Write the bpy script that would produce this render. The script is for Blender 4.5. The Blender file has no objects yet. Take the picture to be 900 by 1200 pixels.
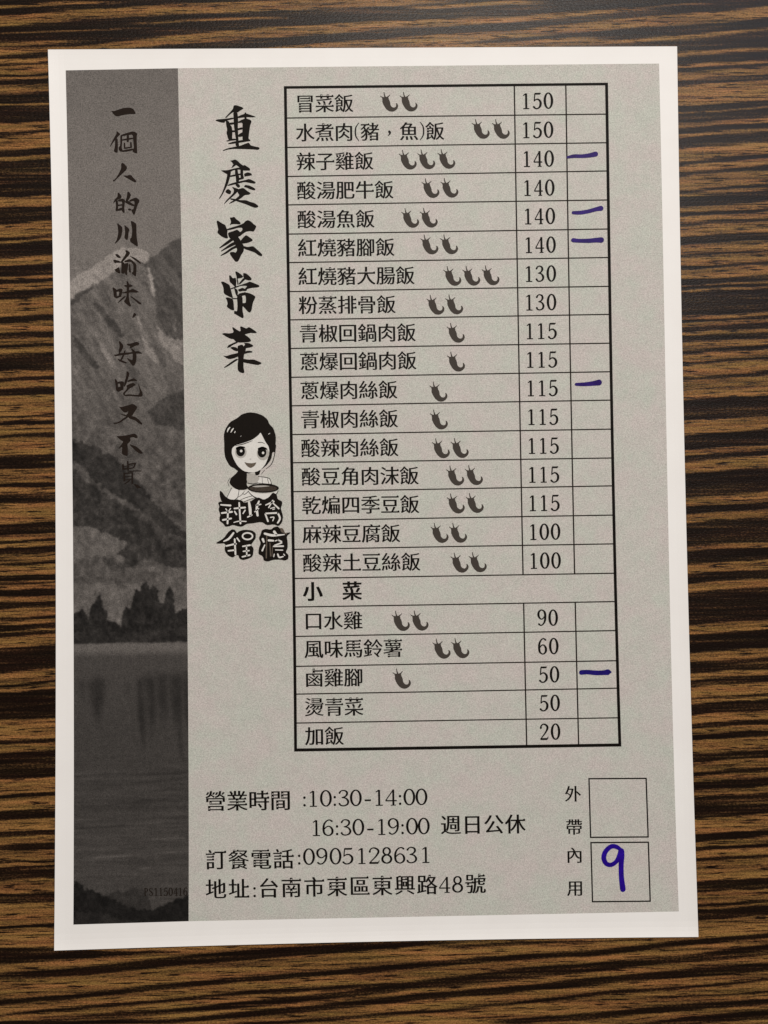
import bpy, math, random
import numpy as np
from mathutils import Vector, Matrix
from mathutils.geometry import delaunay_2d_cdt

random.seed(7)
RNG = np.random.default_rng(11)
S = bpy.context.scene
COL = S.collection

# ------------------------------------------------------------------ camera
F_PX, CX, CY = 1200.0, 450.0, 600.0                 # focal length and centre, in pixels of the 900x1200 photograph
CAM_ROT = (0.02802, -0.01848, -0.01536)
CAM_LOC = (-0.00162, -0.01173, 0.23904)
cam = bpy.data.cameras.new("camera")
cam.sensor_fit = 'AUTO'; cam.sensor_width = 36.0; cam.lens = 36.0
cam.clip_start = 0.01; cam.clip_end = 50.0
cam_o = bpy.data.objects.new("camera", cam); COL.objects.link(cam_o)
cam_o.location = CAM_LOC; cam_o.rotation_euler = CAM_ROT
S.camera = cam_o

# ------------------------------------------------------------------ room light (indoor: lamps only)
w = bpy.data.worlds.new("World"); S.world = w; w.use_nodes = True
bg = w.node_tree.nodes["Background"]
bg.inputs[0].default_value = (1.0, 0.95, 0.90, 1); bg.inputs[1].default_value = 0.16

def area(name, loc, target, size, size_y, power, color):
    l = bpy.data.lights.new(name, 'AREA'); l.shape = 'RECTANGLE'
    l.size = size; l.size_y = size_y; l.energy = power; l.color = color
    o = bpy.data.objects.new(name, l); COL.objects.link(o); o.location = loc
    d = Vector(target) - Vector(loc)
    o.rotation_euler = d.to_track_quat('-Z', 'Y').to_euler()
    return o
area("ceiling_lamp", (0.12, 0.48, 0.95), (0.0, 0.02, 0), 0.22, 0.22, 9.0, (1.0, 0.945, 0.87))
area("window_light", (0.72, 0.86, 1.30), (0.05, 0.05, 0), 0.50, 0.40, 6.0, (0.76, 0.84, 1.0))

vs = S.view_settings
S.display_settings.display_device = 'sRGB'
vs.view_transform = 'Standard'; vs.look = 'None'; vs.exposure = 0.0; vs.gamma = 1.0
vs.use_curve_mapping = False

# ------------------------------------------------------------------ measured photo position -> point on the table plane
def _rot(a):
    x, y, z = a; cx, sx = math.cos(x), math.sin(x); cy, sy = math.cos(y), math.sin(y); cz, sz = math.cos(z), math.sin(z)
    return (np.array([[cz, -sz, 0], [sz, cz, 0], [0, 0, 1]]) @ np.array([[cy, 0, sy], [0, 1, 0], [-sy, 0, cy]])
            @ np.array([[1, 0, 0], [0, cx, -sx], [0, sx, cx]]))
_R = _rot(CAM_ROT); _T = np.array(CAM_LOC)
Z_PAPER = 0.00030
def plane(px, z=Z_PAPER):
    px = np.atleast_2d(np.asarray(px, float))
    d = np.c_[(px[:, 0] - CX) / F_PX, -(px[:, 1] - CY) / F_PX, -np.ones(len(px))] @ _R.T
    t = (z - _T[2]) / d[:, 2]
    return (_T + d * t[:, None])[:, :2]

# ------------------------------------------------------------------ materials
def lin(c):
    c = np.asarray(c, float) / 255.0
    return np.where(c <= 0.04045, c / 12.92, ((c + 0.055) / 1.055) ** 2.4)
KREF = 1.16
def refl(c):                                        # printed tone on the photo -> reflectance of the ink
    v = lin(c) * KREF
    return (float(v[0]), float(v[1]), float(v[2]), 1.0)

class NT:
    def __init__(s, name):
        s.m = bpy.data.materials.new(name); s.m.use_nodes = True
        s.t = s.m.node_tree; s.n = s.t.nodes; s.b = s.n["Principled BSDF"]
    def node(s, typ, **kw):
        nd = s.n.new(typ)
        for k, v in kw.items(): setattr(nd, k, v)
        return nd
    def link(s, a, b): s.t.links.new(a, b)
    def math(s, op, a, b=None, c=None, clamp=False):
        nd = s.node("ShaderNodeMath", operation=op); nd.use_clamp = clamp
        for i, v in enumerate((a, b, c)):
            if v is None: continue
            if isinstance(v, (int, float)): nd.inputs[i].default_value = v
            else: s.link(v, nd.inputs[i])
        return nd.outputs[0]
    def coords(s, scale=(1, 1, 1), rot=(0, 0, 0)):
        tc = s.node("ShaderNodeTexCoord"); mp = s.node("ShaderNodeMapping")
        mp.inputs["Scale"].default_value = scale; mp.inputs["Rotation"].default_value = rot
        s.link(tc.outputs["Object"], mp.inputs["Vector"]); return mp.outputs[0]
    def noise(s, vec, scale=1.0, detail=2.0, rough=0.5, dist=0.0):
        nd = s.node("ShaderNodeTexNoise"); nd.inputs["Scale"].default_value = scale
        nd.inputs["Detail"].default_value = detail; nd.inputs["Roughness"].default_value = rough
        nd.inputs["Distortion"].default_value = dist
        s.link(vec, nd.inputs["Vector"]); return nd.outputs[0]
    def ramp(s, fac, stops, interp='LINEAR'):
        nd = s.node("ShaderNodeValToRGB"); cr = nd.color_ramp; cr.interpolation = interp
        while len(cr.elements) < len(stops): cr.elements.new(0.5)
        for e, (p, c) in zip(cr.elements, stops):
            e.position = p; e.color = c if len(c) == 4 else (*c, 1)
        s.link(fac, nd.inputs[0]); return nd.outputs[0]
    def maprange(s, v, a, b, c, d):
        nd = s.node("ShaderNodeMapRange")
        for i, x in enumerate((a, b, c, d)): nd.inputs[i + 1].default_value = x
        s.link(v, nd.inputs[0]); return nd.outputs[0]
    def mix(s, fac, a, b, typ='MIX'):
        nd = s.node("ShaderNodeMix", data_type='RGBA', blend_type=typ)
        for sock, v in ((nd.inputs[0], fac), (nd.inputs[6], a), (nd.inputs[7], b)):
            if isinstance(v, (int, float)): sock.default_value = v
            elif isinstance(v, tuple): sock.default_value = v
            else: s.link(v, sock)
        return nd.outputs[2]

def ink(name, c, grain=0.22, rough=0.55, scale=3800.0, mottling=0.0, spec=0.05, tint=0.0):
    """printed toner: a tone with a fine print grain in it"""
    t = NT(name); v = t.coords()
    g = t.noise(v, scale, 2.0, 0.65)
    f = t.maprange(g, 0.28, 0.72, 1 - grain, 1 + grain)
    if mottling:
        g2 = t.noise(v, 260.0, 3.0, 0.6)
        f = t.math('MULTIPLY', f, t.maprange(g2, 0.3, 0.7, 1 - mottling, 1 + mottling))
    comb = t.node("ShaderNodeCombineColor")
    for i in range(3): t.link(f, comb.inputs[i])
    base = refl(c)
    if tint:
        h = t.noise(v, 110.0, 4.0, 0.7)
        base = t.mix(1.0, base, t.ramp(h, [(0.36, (1 + tint, 1 - tint * .6, 1.0)), (0.64, (1 - tint, 1 + tint * .6, 1 - tint * .4))]), 'MULTIPLY')
    t.link(t.mix(1.0, base, comb.outputs[0], 'MULTIPLY'), t.b.inputs["Base Color"])
    t.b.inputs["Roughness"].default_value = rough
    t.b.inputs["Specular IOR Level"].default_value = spec
    return t.m

def paper_mat():
    t = NT("white_paper"); v = t.coords()
    g = t.noise(v, 90.0, 4.0, 0.6)
    t.link(t.ramp(g, [(0.3, (0.80, 0.765, 0.735)), (0.7, (0.825, 0.795, 0.765))]), t.b.inputs["Base Color"])
    t.b.inputs["Roughness"].default_value = 0.6; t.b.inputs["Specular IOR Level"].default_value = 0.2
    b = t.node("ShaderNodeBump"); b.inputs["Strength"].default_value = 0.08; b.inputs["Distance"].default_value = 0.0001
    t.link(t.noise(v, 2500.0, 3.0), b.inputs["Height"]); t.link(b.outputs[0], t.b.inputs["Normal"])
    return t.m

def toned_mat(name):
    """halftone picture: the printed tone is stored per vertex of the print"""
    t = NT(name); v = t.coords()
    a = t.node("ShaderNodeAttribute", attribute_name="tone").outputs["Fac"]
    g = t.noise(v, 3700.0, 2.0, 0.7)
    f = t.math('MULTIPLY', a, t.maprange(g, 0.28, 0.72, 0.55, 1.45))
    comb = t.node("ShaderNodeCombineColor")
    t.link(t.math('MULTIPLY', f, 1.06), comb.inputs[0])
    t.link(t.math('MULTIPLY', f, 0.94), comb.inputs[1])
    t.link(t.math('MULTIPLY', f, 0.855), comb.inputs[2])
    t.link(comb.outputs[0], t.b.inputs["Base Color"])
    t.b.inputs["Roughness"].default_value = 0.55; t.b.inputs["Specular IOR Level"].default_value = 0.08
    return t.m

def wood_mat():
    t = NT("zebra_wood")
    a = t.node("ShaderNodeAttribute", attribute_name="grain").outputs["Fac"]
    rot = (0, 0, math.radians(-3.2))
    streak = t.noise(t.coords((30, 1250, 1), rot), 1.0, 4.0, 0.68, 0.35)       # fine lines along the grain
    broad = t.noise(t.coords((9, 330, 1), rot), 1.0, 3.0, 0.55, 0.4)
    pore = t.noise(t.coords((165, 2700, 1), rot), 1.0, 2.0, 0.55, 0.15)         # short dark dashes
    speck = t.noise(t.coords((1500, 3400, 1)), 1.0, 2.0, 0.6)
    s1 = t.maprange(streak, 0.3, 0.7, -0.27, 0.27)
    s2 = t.maprange(broad, 0.3, 0.7, -0.11, 0.11)
    s3 = t.maprange(speck, 0.3, 0.7, -0.17, 0.17)
    g = t.math('ADD', t.math('ADD', a, s1), t.math('ADD', s2, s3))
    pm = t.math('MULTIPLY', t.maprange(pore, 0.56, 0.63, 0.0, 0.62), t.maprange(a, 0.35, 0.75, 0.0, 1.0))
    g = t.math('SUBTRACT', g, pm, clamp=True)
    col = t.ramp(g, [(0.0, (0.0060, 0.0026, 0.0012)), (0.28, (0.0150, 0.0068, 0.0028)), (0.5, (0.075, 0.038, 0.014)),
                     (0.72, (0.150, 0.074, 0.0225)), (1.0, (0.262, 0.132, 0.040))])
    hue = t.noise(t.coords((60, 700, 1), rot), 1.0, 2.0, 0.5)                 # drifts between olive and orange brown
    col = t.mix(1.0, col, t.ramp(hue, [(0.3, (0.90, 1.0, 0.92)), (0.5, (1.0, 0.98, 1.0)), (0.7, (1.14, 0.96, 1.08))]), 'MULTIPLY')
    fleck = t.noise(t.coords((2600, 4200, 1)), 1.0, 1.0, 0.5)
    comb = t.node("ShaderNodeCombineColor"); fl = t.maprange(fleck, 0.28, 0.72, 0.62, 1.38)
    for i in range(3): t.link(fl, comb.inputs[i])
    col = t.mix(1.0, col, comb.outputs[0], 'MULTIPLY')
    t.link(col, t.b.inputs["Base Color"])
    t.link(t.maprange(speck, 0.2, 0.8, 0.26, 0.42), t.b.inputs["Roughness"])
    t.b.inputs["Specular IOR Level"].default_value = 0.11
    b = t.node("ShaderNodeBump"); b.inputs["Strength"].default_value = 0.35; b.inputs["Distance"].default_value = 0.00012
    h = t.math('ADD', t.math('MULTIPLY', g, 0.5), t.math('MULTIPLY', speck, 0.9))
    t.link(h, b.inputs["Height"]); t.link(b.outputs[0], t.b.inputs["Normal"])
    return t.m

M_PAPER = paper_mat()
M_GREY = ink("grey_print", (174, 170, 163), 0.25, scale=3700.0, mottling=0.03, tint=0.035)
M_PIC = toned_mat("landscape_print")
M_INK = ink("black_toner", (15, 11, 8), 0.25)
M_BRUSH = ink("black_brush_toner", (19, 14, 10), 0.25)
M_SLOGAN = ink("slogan_toner", (30, 22, 17), 0.30)
M_FAINT = ink("faded_toner", (29, 22, 17), 0.35)
M_CHILI = ink("dark_grey_toner", (60, 54, 49), 0.25)
M_LINE = ink("rule_toner", (28, 22, 17), 0.30)
M_PEN = ink("purple_pen_ink", (38, 19, 88), 0.22, rough=0.4, mottling=0.35)
M_PENB = ink("blue_violet_pen_ink", (33, 10, 118), 0.2, rough=0.4, mottling=0.35)
M_PEND = ink("dark_blue_pen_ink", (28, 19, 92), 0.2, rough=0.4, mottling=0.35)
M_SKIN = ink("pale_print", (198, 194, 188), 0.10)
M_SHADE = ink("light_grey_print", (158, 153, 146), 0.15)
M_MID = ink("mid_grey_print", (88, 78, 68), 0.25)
M_DEEP = ink("deep_grey_print", (58, 50, 43), 0.4)
M_WOOD = wood_mat()

# ------------------------------------------------------------------ mesh helpers
def new_obj(name, verts, faces, m, parent=None):
    me = bpy.data.meshes.new(name)
    me.from_pydata([tuple(map(float, v)) for v in verts], [], [tuple(int(i) for i in f) for f in faces])
    me.materials.append(m); me.update()
    o = bpy.data.objects.new(name, me); COL.objects.link(o)
    if parent is not None: o.parent = parent
    return o

def _area(p):
    x, y = p[:, 0], p[:, 1]
    return 0.5 * float(np.sum(x * np.roll(y, -1) - np.roll(x, -1) * y))

def chaikin(p, n=1):
    p = np.asarray(p, float)
    for _ in range(n):
        q = np.roll(p, -1, 0)
        p = np.stack([0.82 * p + 0.18 * q, 0.18 * p + 0.82 * q], 1).reshape(-1, 2)
    return p

class Shape:
    """flat printed shape: polygons in photo pixels, united into one sheet on the paper"""
    def __init__(s): s.v = []; s.f = []
    def _cdt(s, loops, mode):
        vs_, fs_, k = [], [], 0
        for l in loops:
            l = np.asarray(l, float)
            keep = np.linalg.norm(l - np.roll(l, 1, 0), axis=1) > 1e-4
            l = l[keep]
            if len(l) < 3: continue
            if _area(l) < 0: l = l[::-1]
            vs_ += [Vector((a, b)) for a, b in l]; fs_.append(list(range(k, k + len(l)))); k += len(l)
        if not fs_: return
        r = delaunay_2d_cdt(vs_, [], fs_, 1, 1e-5)
        base = len(s.v)
        s.v += [(p.x, p.y) for p in r[0]]
        for f, src in zip(r[2], r[5]):
            if not src or (mode == 4 and len(src) % 2 == 0): continue
            p = np.array([(r[0][i].x, r[0][i].y) for i in f])
            f = list(f)
            if _area(p) > 0: f = f[::-1]               # pixels run downwards: flip so that faces look up
            s.f.append([base + i for i in f])
    def union(s, loops): s._cdt(loops, 1); return s
    def evenodd(s, loops): s._cdt(loops, 4); return s
    def build(s, name, m, parent, dz):
        p = plane(s.v, Z_PAPER)
        return new_obj(name, np.c_[p, np.full(len(p), Z_PAPER + dz)], s.f, m, parent)

def spline(pts, closed=False, n=6):
    """Catmull-Rom through (x, y, width) points"""
    p = np.asarray(pts, float); out = []; N = len(p)
    segs = N if closed else N - 1
    for i in range(segs):
        if closed: a, b, c, d = p[(i - 1) % N], p[i], p[(i + 1) % N], p[(i + 2) % N]
        else: a, b, c, d = p[max(i - 1, 0)], p[i], p[i + 1], p[min(i + 2, N - 1)]
        for k in range(n):
            u = k / n
            out.append(0.5 * ((2 * b) + (c - a) * u + (2 * a - 5 * b + 4 * c - d) * u * u + (3 * b - 3 * c + d - a) * u ** 3))
    if not closed: out.append(p[-1])
    out = np.array(out); out[:, 2] = np.maximum(out[:, 2], 1e-3)
    return out

def ribbon(pts, closed=False, smooth=True, cap=True):
    """a stroke of varying width as quads (plus round ends), ready to be united"""
    p = spline(pts, closed) if smooth and len(pts) > 2 else np.asarray(pts, float)
    N = len(p)
    if closed: t = np.roll(p, -1, 0)[:, :2] - np.roll(p, 1, 0)[:, :2]
    else: t = np.gradient(p[:, :2], axis=0)
    t /= np.linalg.norm(t, axis=1)[:, None] + 1e-12
    n = np.c_[-t[:, 1], t[:, 0]] * p[:, 2:3] / 2
    L, R = p[:, :2] + n, p[:, :2] - n
    loops = []
    for i in range(N if closed else N - 1):
        j = (i + 1) % N
        loops.append(np.array([L[i], L[j], R[j], R[i]]))
    if cap and not closed:
        a = np.linspace(0, 2 * math.pi, 11)[:-1]
        for e in (0, -1):
            loops.append(p[e, :2] + p[e, 2] / 2 * np.c_[np.cos(a), np.sin(a)])
    return loops

def ellipse(cx, cy, rx, ry, n=28):
    a = np.linspace(0, 2 * math.pi, n + 1)[:-1]
    return np.c_[cx + rx * np.cos(a), cy + ry * np.sin(a)]

def zoomed(x0, y0, sc):                                   # a reading taken at an enlargement -> photo pixels
    return lambda pts: np.asarray(pts, float)[:, :2] / sc + np.array([x0, y0])
def zoomed_w(x0, y0, sc):
    return lambda pts: np.c_[np.asarray(pts, float)[:, :2] / sc + np.array([x0, y0]), np.asarray(pts, float)[:, 2] / sc]

# ------------------------------------------------------------------ type: ideographs with thin horizontals, thick verticals
_glyphs = {}
_dg = None
def glyph(ch):
    """outline loops of one character in em units (built-in font), sampled to polygons"""
    if ch in _glyphs: return _glyphs[ch]
    c = bpy.data.curves.new("type", 'FONT'); c.body = ch; c.resolution_u = 4
    o = bpy.data.objects.new("type", c); COL.objects.link(o)
    dg = bpy.context.evaluated_depsgraph_get(); dg.update()
    k = o.evaluated_get(dg).to_curve(dg)
    loops = []
    for sp in k.splines:
        b = sp.bezier_points; pts = []
        for i in range(len(b)):
            a, d = b[i], b[(i + 1) % len(b)]
            p0, p1, p2, p3 = (np.array(q[:2]) for q in (a.co, a.handle_right, d.handle_left, d.co))
            ch_ = p3 - p0; L = np.linalg.norm(ch_) + 1e-9
            dev = max(abs(ch_[0] * (q - p0)[1] - ch_[1] * (q - p0)[0]) / L for q in (p1, p2))
            n = 1 if dev < 0.004 else 4
            for j in range(n):
                u = j / n
                pts.append((1 - u) ** 3 * p0 + 3 * u * (1 - u) ** 2 * p1 + 3 * u * u * (1 - u) * p2 + u ** 3 * p3)
        if len(pts) > 2: loops.append(np.array(pts))
    o.evaluated_get(dg).to_curve_clear()
    bpy.data.objects.remove(o); bpy.data.curves.remove(c)
    _glyphs[ch] = loops
    return loops

def inside(p, poly):
    x, y = p; a = poly; b = np.roll(poly, -1, 0)
    c = (a[:, 1] > y) != (b[:, 1] > y)
    with np.errstate(divide='ignore', invalid='ignore'):
        xi = a[:, 0] + (y - a[:, 1]) * (b[:, 0] - a[:, 0]) / (b[:, 1] - a[:, 1])
    return int(np.sum(c & (x < xi))) % 2 == 1

_ming = {}
def ming(ch, dx=-0.018, dy=0.000, serif=True):
    key = (ch, dx, dy, serif)
    if key in _ming: return _ming[key]
    loops = glyph(ch); out = []
    for i, l in enumerate(loops):
        depth = sum(inside(l[0], q) for j, q in enumerate(loops) if j != i)
        sgn = 1.0 if _area(l) > 0 else -1.0
        if depth % 2: sgn = -sgn
        e = np.roll(l, -1, 0) - l
        ln = np.linalg.norm(e, axis=1)[:, None] + 1e-9
        n = sgn * np.c_[e[:, 1], -e[:, 0]] / ln            # away from the ink
        npv = np.roll(n, 1, 0)
        sx = np.where(np.abs(n[:, 0]) > np.abs(npv[:, 0]), n[:, 0], npv[:, 0])
        sy = np.where(np.abs(n[:, 1]) > np.abs(npv[:, 1]), n[:, 1], npv[:, 1])
        q = l - np.c_[dx * sx, dy * sy]
        res = []
        N = len(q)
        for k in range(N):
            kp, kn = (k - 1) % N, (k + 1) % N
            # end of a long horizontal stroke: small triangle on its right tip
            def tip(top_e, end_e):
                return (n[top_e, 1] > 0.97 and ln[top_e, 0] > 0.16 and n[end_e, 0] > 0.93 and ln[end_e, 0] < 0.11)
            c = q[k]
            if serif and tip(kp, k):      # arrives along the top, turns down the end
                res += [c + (-0.105, 0), c + (-0.045, 0.052), c + (0.006, 0)]
            elif serif and tip(k, kp):    # comes up the end, turns back along the top
                res += [c + (0.006, 0), c + (-0.045, 0.052), c + (-0.105, 0)]
            else: res.append(c)
        out.append(np.array(res))
    _ming[key] = out
    return out

DIR = np.array([1.0, -0.0118]); DOWN = np.array([0.0150, 1.0])
_tri = {}
def glyph_tris(ch, **kw):
    """triangles of one restyled character (em units), kept where the outlines wind around them"""
    key = (ch, tuple(sorted(kw.items())))
    if key in _tri: return _tri[key]
    vs_, es_ = [], []
    loops = ming(ch, **kw)
    for l in loops:
        k = len(vs_); n = len(l)
        vs_ += [Vector((a, b)) for a, b in l]; es_ += [(k + i, k + (i + 1) % n) for i in range(n)]
    if not vs_:
        _tri[key] = (np.zeros((0, 2)), []); return _tri[key]
    r = delaunay_2d_cdt(vs_, es_, [], 0, 1e-6)
    V = np.array([(p.x, p.y) for p in r[0]]); T = np.array([list(f) for f in r[2]])
    c = V[T].mean(1); wn = np.zeros(len(c), int)
    for l in loops:
        for p, q in zip(l, np.roll(l, -1, 0)):
            cr = (q[0] - p[0]) * (c[:, 1] - p[1]) - (c[:, 0] - p[0]) * (q[1] - p[1])
            wn += ((p[1] <= c[:, 1]) & (q[1] > c[:, 1]) & (cr > 0)).astype(int)
            wn -= ((p[1] > c[:, 1]) & (q[1] <= c[:, 1]) & (cr < 0)).astype(int)
    T = T[wn != 0]
    _tri[key] = (V, T.tolist()); return _tri[key]
def put_char(sh, ch, cx, cy, em, sx=1.0, **kw):
    V, T = glyph_tris(ch, **kw)
    if not len(V): return
    P = np.array([cx, cy]) + np.outer((V[:, 0] - 0.5) * em * sx, DIR) - np.outer((V[:, 1] - 0.38) * em, DOWN)
    base = len(sh.v); sh.v += [tuple(p) for p in P]
    sh.f += [[base + i for i in t] for t in T]

# serif figures drawn as pen strokes, unit height, y up
FIG = {
 '0': [('c', [(.3 + .235 * math.sin(a), .5 + .475 * math.cos(a), .05 + .065 * abs(math.sin(a)) ** 1.5) for a in np.linspace(0, 2 * math.pi, 17)[:-1]])],
 '1': [('l', [(.31, .03, .095), (.31, .97, .095)]), ('l', [(.12, .83, .03), (.30, .955, .06)]), ('l', [(.11, .02, .04), (.51, .02, .04)])],
 '2': [('s', [(.08, .74, .10), (.11, .87, .06), (.22, .965, .05), (.36, .95, .07), (.49, .84, .095), (.5, .68, .095), (.38, .45, .065), (.2, .22, .045), (.06, .05, .04)]),
       ('l', [(.06, .045, .09), (.5, .045, .09)]), ('l', [(.5, .06, .05), (.55, .2, .025)])],
 '3': [('s', [(.08, .82, .09), (.15, .93, .05), (.27, .97, .045), (.42, .9, .08), (.45, .75, .095), (.36, .6, .06), (.2, .53, .04)]),
       ('s', [(.2, .53, .04), (.39, .48, .06), (.5, .3, .1), (.46, .12, .08), (.3, .025, .05), (.14, .05, .06), (.07, .15, .09)])],
 '4': [('l', [(.41, .02, .095), (.41, .98, .095)]), ('l', [(.40, .95, .04), (.03, .30, .04)]), ('l', [(.02, .29, .05), (.58, .29, .05)]), ('l', [(.28, .016, .03), (.54, .016, .03)])],
 '5': [('l', [(.14, .94, .08), (.49, .94, .08)]), ('l', [(.48, .94, .07), (.53, .99, .03)]), ('l', [(.155, .94, .045), (.115, .5, .045)]),
       ('s', [(.115, .49, .04), (.25, .59, .05), (.4, .57, .07), (.52, .41, .105), (.5, .19, .105), (.37, .04, .06), (.2, .02, .055), (.08, .12, .09)])],
 '6': [('s', [(.5, .89, .08), (.38, .97, .05), (.23, .9, .06), (.11, .69, .09), (.08, .4, .105), (.12, .15, .09), (.26, .025, .05), (.4, .04, .06), (.51, .18, .1), (.51, .39, .1), (.41, .55, .06), (.27, .57, .045), (.12, .42, .05)])],
 '8': [('c', [(.3 + .165 * math.sin(a), .755 + .215 * math.cos(a), .05 + .04 * abs(math.sin(a))) for a in np.linspace(0, 2 * math.pi, 15)[:-1]]),
       ('c', [(.3 + .22 * math.sin(a), .275 + .25 * math.cos(a), .05 + .055 * abs(math.sin(a))) for a in np.linspace(0, 2 * math.pi, 15)[:-1]])],
 ':': [('s', [(.3, .09, .125), (.3, .095, .125)]), ('s', [(.3, .56, .125), (.3, .565, .125)])],
 '-': [('l', [(.05, .34, .075), (.55, .34, .075)])],
 'P': [('l', [(.15, .02, .1), (.15, .97, .1)]), ('s', [(.15, .95, .05), (.4, .92, .06), (.5, .73, .1), (.4, .53, .06), (.15, .5, .05)]), ('l', [(.03, .02, .04), (.3, .02, .04)]), ('l', [(.03, .97, .04), (.2, .97, .04)])],
 'S': [('s', [(.48, .8, .05), (.42, .93, .05), (.28, .97, .05), (.12, .86, .08), (.14, .66, .1), (.32, .5, .11), (.48, .33, .1), (.47, .12, .08), (.3, .025, .05), (.13, .08, .05), (.08, .22, .05)])],
}
FIG['9'] = [(k, [(.6 - x, 1 - y, w_) for x, y, w_ in p]) for k, p in FIG['6']]
def put_fig(sh, ch, cx, cy, h, width, weight=1.0):
    """figure of height h and (nominal) width, centred on cx, cy"""
    sx = width / 0.6
    loops = []
    for kind, pts in FIG[ch]:
        p = np.array(pts, float)
        q = np.c_[(p[:, 0] - 0.3) * sx, -(p[:, 1] - 0.5) * h, p[:, 2] * h * weight + 0.022 * h]
        q = np.c_[np.array([cx, cy]) + np.outer(q[:, 0], DIR) + np.outer(q[:, 1], DOWN), q[:, 2]]
        loops += ribbon(q, closed=(kind == 'c'), smooth=(kind != 'l'), cap=(kind == 's'))
    sh.union(loops)

# ------------------------------------------------------------------ small value-noise library for the prints and the veneer
def vnoise(x, y, fx, fy, seed):
    r = np.random.default_rng(seed); T = r.random((64, 64))
    u, v = x * fx, y * fy
    i, j = np.floor(u).astype(int), np.floor(v).astype(int); a, b = u - i, v - j
    a = a * a * (3 - 2 * a); b = b * b * (3 - 2 * b)
    g = lambda ii, jj: T[ii % 64, jj % 64]
    return (g(i, j) * (1 - a) + g(i + 1, j) * a) * (1 - b) + (g(i, j + 1) * (1 - a) + g(i + 1, j + 1) * a) * b
def fbm(x, y, fx, fy, seed, n=4):
    s, amp, tot = 0, 1.0, 0
    for k in range(n):
        s = s + amp * vnoise(x + 17.3 * k, y + 5.1 * k, fx * 2 ** k, fy * 2 ** k, seed + k); tot += amp; amp *= 0.55
    return s / tot
def smooth(a, b, v):
    t = np.clip((v - a) / (b - a), 0, 1); return t * t * (3 - 2 * t)
def pip(X, Y, poly):
    p = np.asarray(poly, float); r = np.zeros(X.shape, bool); q = np.roll(p, -1, 0)
    for (x0, y0), (x1, y1) in zip(p, q):
        if y0 == y1: continue
        c = (y0 > Y) != (y1 > Y)
        r ^= c & (X < x0 + (Y - y0) * (x1 - x0) / (y1 - y0))
    return r

# ================================================================== the table: dark striped veneer
BL = "0-16 63-69 74-77 88-90.5 93.5-99 108-121 124-143.5 154-158 175-182.5 188-230 242.5-261 277-281 284-302 311-323.5 327-332 340-346 340-349 370-377 388-396 402-406 413-434 442-446.5 454-462.5 487-488.5 493-497 508-512.5 532-550 566-571 579-591 614-626 631.5-635 640-648.5 659-662 674-680 682.5-685 691-699.5 706-713 723.5-727.5 732-738.5 740-745 758-786 800-802.5 810-843.5 867-871 881-912 930-935 950-961 974-980 988-996 1008-1011 1015-1031 1046-1058.5 1084-1087.5 1108-1131"
BR = "0-12 50-57.5 63-73 77-81.5 90-97.5 121-128 130-141 147-153.5 158-171 185-190 198-203 219-222 226-238.5 246-250 257-262 274.5-284 296-297 308-312 324-331 333-336.5 340-345 344-367 372-376 380-386 390.5-398 407-412 421-424 439-443 466-490 507-524 531-537.5 552-581 592-600 610-638.5 644-659 670-680 690-729 740-762 773-787 794-803 816-818 823-836 846-852 859-866 881-891 902.5-907 915-925 932-957 975-984 991-996 1004-1008 1031-1044 1057-1061 1064-1076 1096-1101"
bands = lambda s: [tuple(map(float, b.split('-'))) for b in s.split()]
BOT = [
 [(0,1120,10),(60,1119,8),(120,1118,3),(180,1116,1)], [(0,1145,4),(100,1138,5),(200,1127,5.5),(300,1118,6),(400,1111,5),(500,1105,3),(600,1098,3)],
 [(0,1175,2.4),(83,1169,2.8),(166,1158,3),(300,1147,3),(400,1139,3),(500,1130,3.4),(600,1123,3.6),(700,1116,3.5),(800,1106,3.5),(900,1096,3)],
 [(0,1190,1),(100,1180,2),(166,1175,2),(300,1163,2.5),(400,1157,2),(450,1153,1.5)],
 [(60,1195,2),(133,1190,3.5),(200,1186,3.5),(300,1176,4.2),(400,1165,4.2),(500,1153,5),(600,1143,6.5),(700,1133,5.5),(800,1122,3.2),(900,1110,3.5)],
 [(720,1134,1.5),(800,1126,2),(900,1117,2)],
 [(0,1199,2),(200,1197,2.5),(300,1188,4),(400,1178,4),(500,1168,4),(600,1160,4.2),(700,1150,4.4),(800,1141,5),(900,1133,4.5)],
 [(300,1200,2),(400,1193,2.3),(500,1186,2.3),(600,1177,2),(700,1165,2),(800,1157,1.8),(900,1148,1.5)],
 [(600,1198,3),(700,1190,4),(800,1180,4),(900,1174,3.4)], [(750,1202,3),(800,1197,5),(900,1188,5)],
 [(540,1110,1.5),(640,1104,2),(720,1102,1)], [(780,1168,.8),(840,1166,1),(900,1162,1.2)]]
TOP = [
 [(-60,29,5),(0,25,6),(100,17,6),(200,11,6),(300,7,6),(400,4,5),(500,0,4)], [(-40,9,2),(0,8,2),(100,3,2)], [(0,52,2.2),(60,50,2)],
 [(80,58,3),(170,50,4.5),(250,43,5.5),(300,39,6.5),(400,32.5,5.5),(500,27,5),(600,22.5,4),(700,14.5,3),(735,12,1)],
 [(330,58,3),(400,53,5),(500,46,6),(600,40.5,5),(700,31,6),(750,26,6),(850,20,7),(900,14,7),(960,9,7)],
 [(0,39,1),(150,33,1)], [(180,27,.8),(300,20.5,1)], [(640,54,2),(750,48,2),(800,43,2),(900,34,2)], [(500,9,2),(600,3,2.5)],
 [(380,58,2),(600,52,3),(680,46,3)], [(740,10,.8),(800,5,1)]]
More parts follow.
